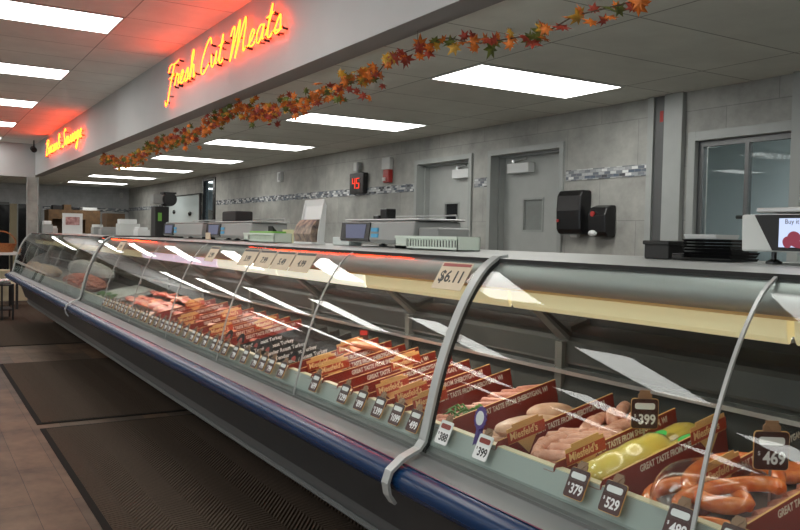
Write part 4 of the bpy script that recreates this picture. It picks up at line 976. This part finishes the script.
# items on the back wall
t = thing('number_display', 'black box display with red digits 45 on the back wall', 'number display', (WX-.03, 8.6, 2.01))
b = MB(); b.box(WX-.07, WX, 8.43, 8.77, 1.89, 2.138); b.build('housing', 'black', t, bevel=.006)
SEG = {'4': 'bcfg', '5': 'acdfg'}
def seg(mb, ch, y0, z0, w, h):
    X0, X1 = WX-.078, WX-.071; q = .010
    rects = {'a': (0, w, h, h), 'd': (0, w, 0, 0), 'g': (0, w, h/2, h/2), 'b': (w, w, h/2, h), 'c': (w, w, 0, h/2), 'f': (0, 0, h/2, h), 'e': (0, 0, 0, h/2)}
    for s_ in SEG[ch]:
        a0, a1, b0, b1 = rects[s_]; mb.box(X0, X1, y0-a1-q/2*1, y0-a0+q/2, z0+b0-q/2, z0+b1+q/2)
b = MB(); seg(b, '4', 8.685, 1.955, .062, .115); seg(b, '5', 8.585, 1.955, .062, .115); b.build('led_digits', 'led', t)
b = MB(); b.box(WX-.05, WX, 8.60, 8.72, 2.165, 2.27); b.mi = 1; b.box(WX-.06, WX-.05, 8.57, 8.62, 2.15, 2.27); tag(b.build('motion_sensor', ['offwhite', 'steel_dark'], bevel=.006), 'small white and dark sensor above the number display', 'sensor')
t = thing('fire_alarm', 'white alarm box over a red strobe on the back wall', 'alarm', (WX-.03, 7.92, 2.13))
b = MB(); b.box(WX-.05, WX, 7.85, 8.03, 2.14, 2.275); b.build('upper_box', 'offwhite', t, bevel=.006)
b = MB(); b.box(WX-.06, WX, 7.85, 7.98, 1.99, 2.14); b.build('strobe', 'red', t, bevel=.01)
b = MB(); b.box(WX-.075, WX-.06, 7.91, 7.97, 2.01, 2.05); b.build('strobe_lens', 'white', t, bevel=.004)
b = MB(); b.box(WX-.05, WX, 11.0, 11.11, 2.15, 2.29); b.mi = 1; b.box(WX-.055, WX-.05, 11.02, 11.05, 2.17, 2.27); tag(b.build('thermostat', ['white', 'steel_dark'], bevel=.006), 'small white thermostat high on the back wall above the bag dispenser', 'thermostat')
# towel and soap dispensers
t = thing('towel_dispenser', 'large glossy black paper towel dispenser on the back wall', 'dispenser', (WX-.1, 4.92, 1.6))
b = MB(); b.smooth = False; X = WX
pr = [(X, 1.43), (X-.10, 1.43), (X-.125, 1.47), (X-.132, 1.62), (X-.125, 1.74), (X-.10, 1.785), (X, 1.785)]
b.prism(pr, 4.72, 5.00); b.build('cover', 'black', t, bevel=.018, seg=4)
b = MB(); b.cyl((X-.06, 4.88, 1.425), (X-.06, 4.80, 1.425), .02, 12); b.build('paper_end', 'offwhite', t)
b = MB(); b.cyl((X-.137, 4.97, 1.54), (X-.12, 4.97, 1.54), .013, 14); b.build('red_badge', 'red', t)
t = thing('soap_dispenser', 'black soap dispenser with red badge and white push bar', 'dispenser', (WX-.06, 4.60, 1.53))
b = MB(); b.prism([(X, 1.41), (X-.09, 1.41), (X-.12, 1.45), (X-.125, 1.58), (X-.10, 1.64), (X-.04, 1.66), (X, 1.66)], 4.455, 4.64); b.build('cover', 'black', t, bevel=.015, seg=4)
b = MB(); b.cyl((X-.130, 4.585, 1.59), (X-.11, 4.585, 1.59), .022, 16); b.build('red_badge', 'red', t)
b = MB(); b.smooth = True; b.blob((X-.12, 4.585, 1.44), (.02, .045, .024), 16, 10); b.build('push_bar', 'white', t)
# far left display table with basket
t = thing('display_table', 'pale table with dark legs beyond the end of the case', 'table', (1.25, 15.5, 0))
b = MB(); b.box(.5, 1.58, 15.0, 16.0, .93, .97); b.build('table_top', 'offwhite', t)
for x in (.55, 1.53):
    for yy in (15.05, 15.95): b = MB(); b.box(x-.02, x+.02, yy-.02, yy+.02, 0, .93); b.build('leg', 'blackmatte', t)
b = MB(); b.box(.55, 1.55, 15.05, 15.9, .42, .46); b.build('lower_shelf', 'cream', t)
t = thing('wicker_basket', 'orange brown wicker basket with a hoop handle on the far table', 'basket', (1.35, 15.4, .97))
b = MB(); b.lathe([(.20, .97), (.26, 1.12), (.25, 1.12), (.18, .985)], 24, (1.30, 15.4, 0)); b.build('bowl', 'wicker', t)
b = MB(); b.smooth = True; b.tube([(1.30-.25*math.cos(a), 15.4, 1.11+.22*math.sin(a)) for a in [math.pi*i/14 for i in range(15)]], .012, 8); b.build('handle', 'wicker', t)
t = thing('metal_rack', 'low dark metal rack with pale goods by the case end', 'rack', (1.15, 13.6, 0))
b = MB()
for x in (.78, 1.15, 1.30):
    for yy in (13.3, 13.8): b.box(x-.012, x+.012, yy-.012, yy+.012, 0, .55)
for z in (.15, .52): b.box(.78, 1.30, 13.3, 13.8, z, z+.02)
b.build('frame', 'blackmatte', t)
for k in range(9):
    b = MB(); b.smooth = True; b.blob((.84+.06*(k % 8), 13.4+.12*(k//3), .58), (.045, .06, .035), 10, 6, .12); tag(b.build('wrapped_bundle', 'white'), 'pale wrapped bundle piled on the low dark rack', 'bundle', 'pale bundles on the rack')
b = MB(); b.box(1.0, 2.02, 16.3, 16.5, .05, .62); tag(b.build('low_cabinet', 'cream', bevel=.01), 'low cream cabinet behind the dark rack beyond the case end', 'cabinet')
# unseen shop-front windows, added to light the room and tint glass reflections
for k, yy in enumerate((-3.5, .0, 3.5)):
    b = MB(); b.box(-7.99, -7.97, yy, yy+2.6, .9, 2.5); o = struct(b.build('window_%d' % (4+k), 'daylight'))
    b = MB(); [b.box(-7.99, -7.94, *q) for q in ((yy-.06, yy, .84, 2.56), (yy+2.6, yy+2.66, .84, 2.56), (yy, yy+2.6, .84, .9), (yy, yy+2.6, 2.5, 2.56))]; b.build('window_frame', 'frame', o)
# unseen panels added to brighten the room behind the window
panel(5.0, 6.2, 1.4, 2.0, ZB, 'second unseen panel added to light the side room behind the right window', None)
panel(5.0, 6.2, 3.0, 3.6, ZB, 'unseen panel added to light the side room behind the right window', None)
mb = MB(); mb.box(4.85, 6.6, -1, 6.1, ZB-.0005, ZB); struct(mb.build('trim_9', 'white')) if 0 else None
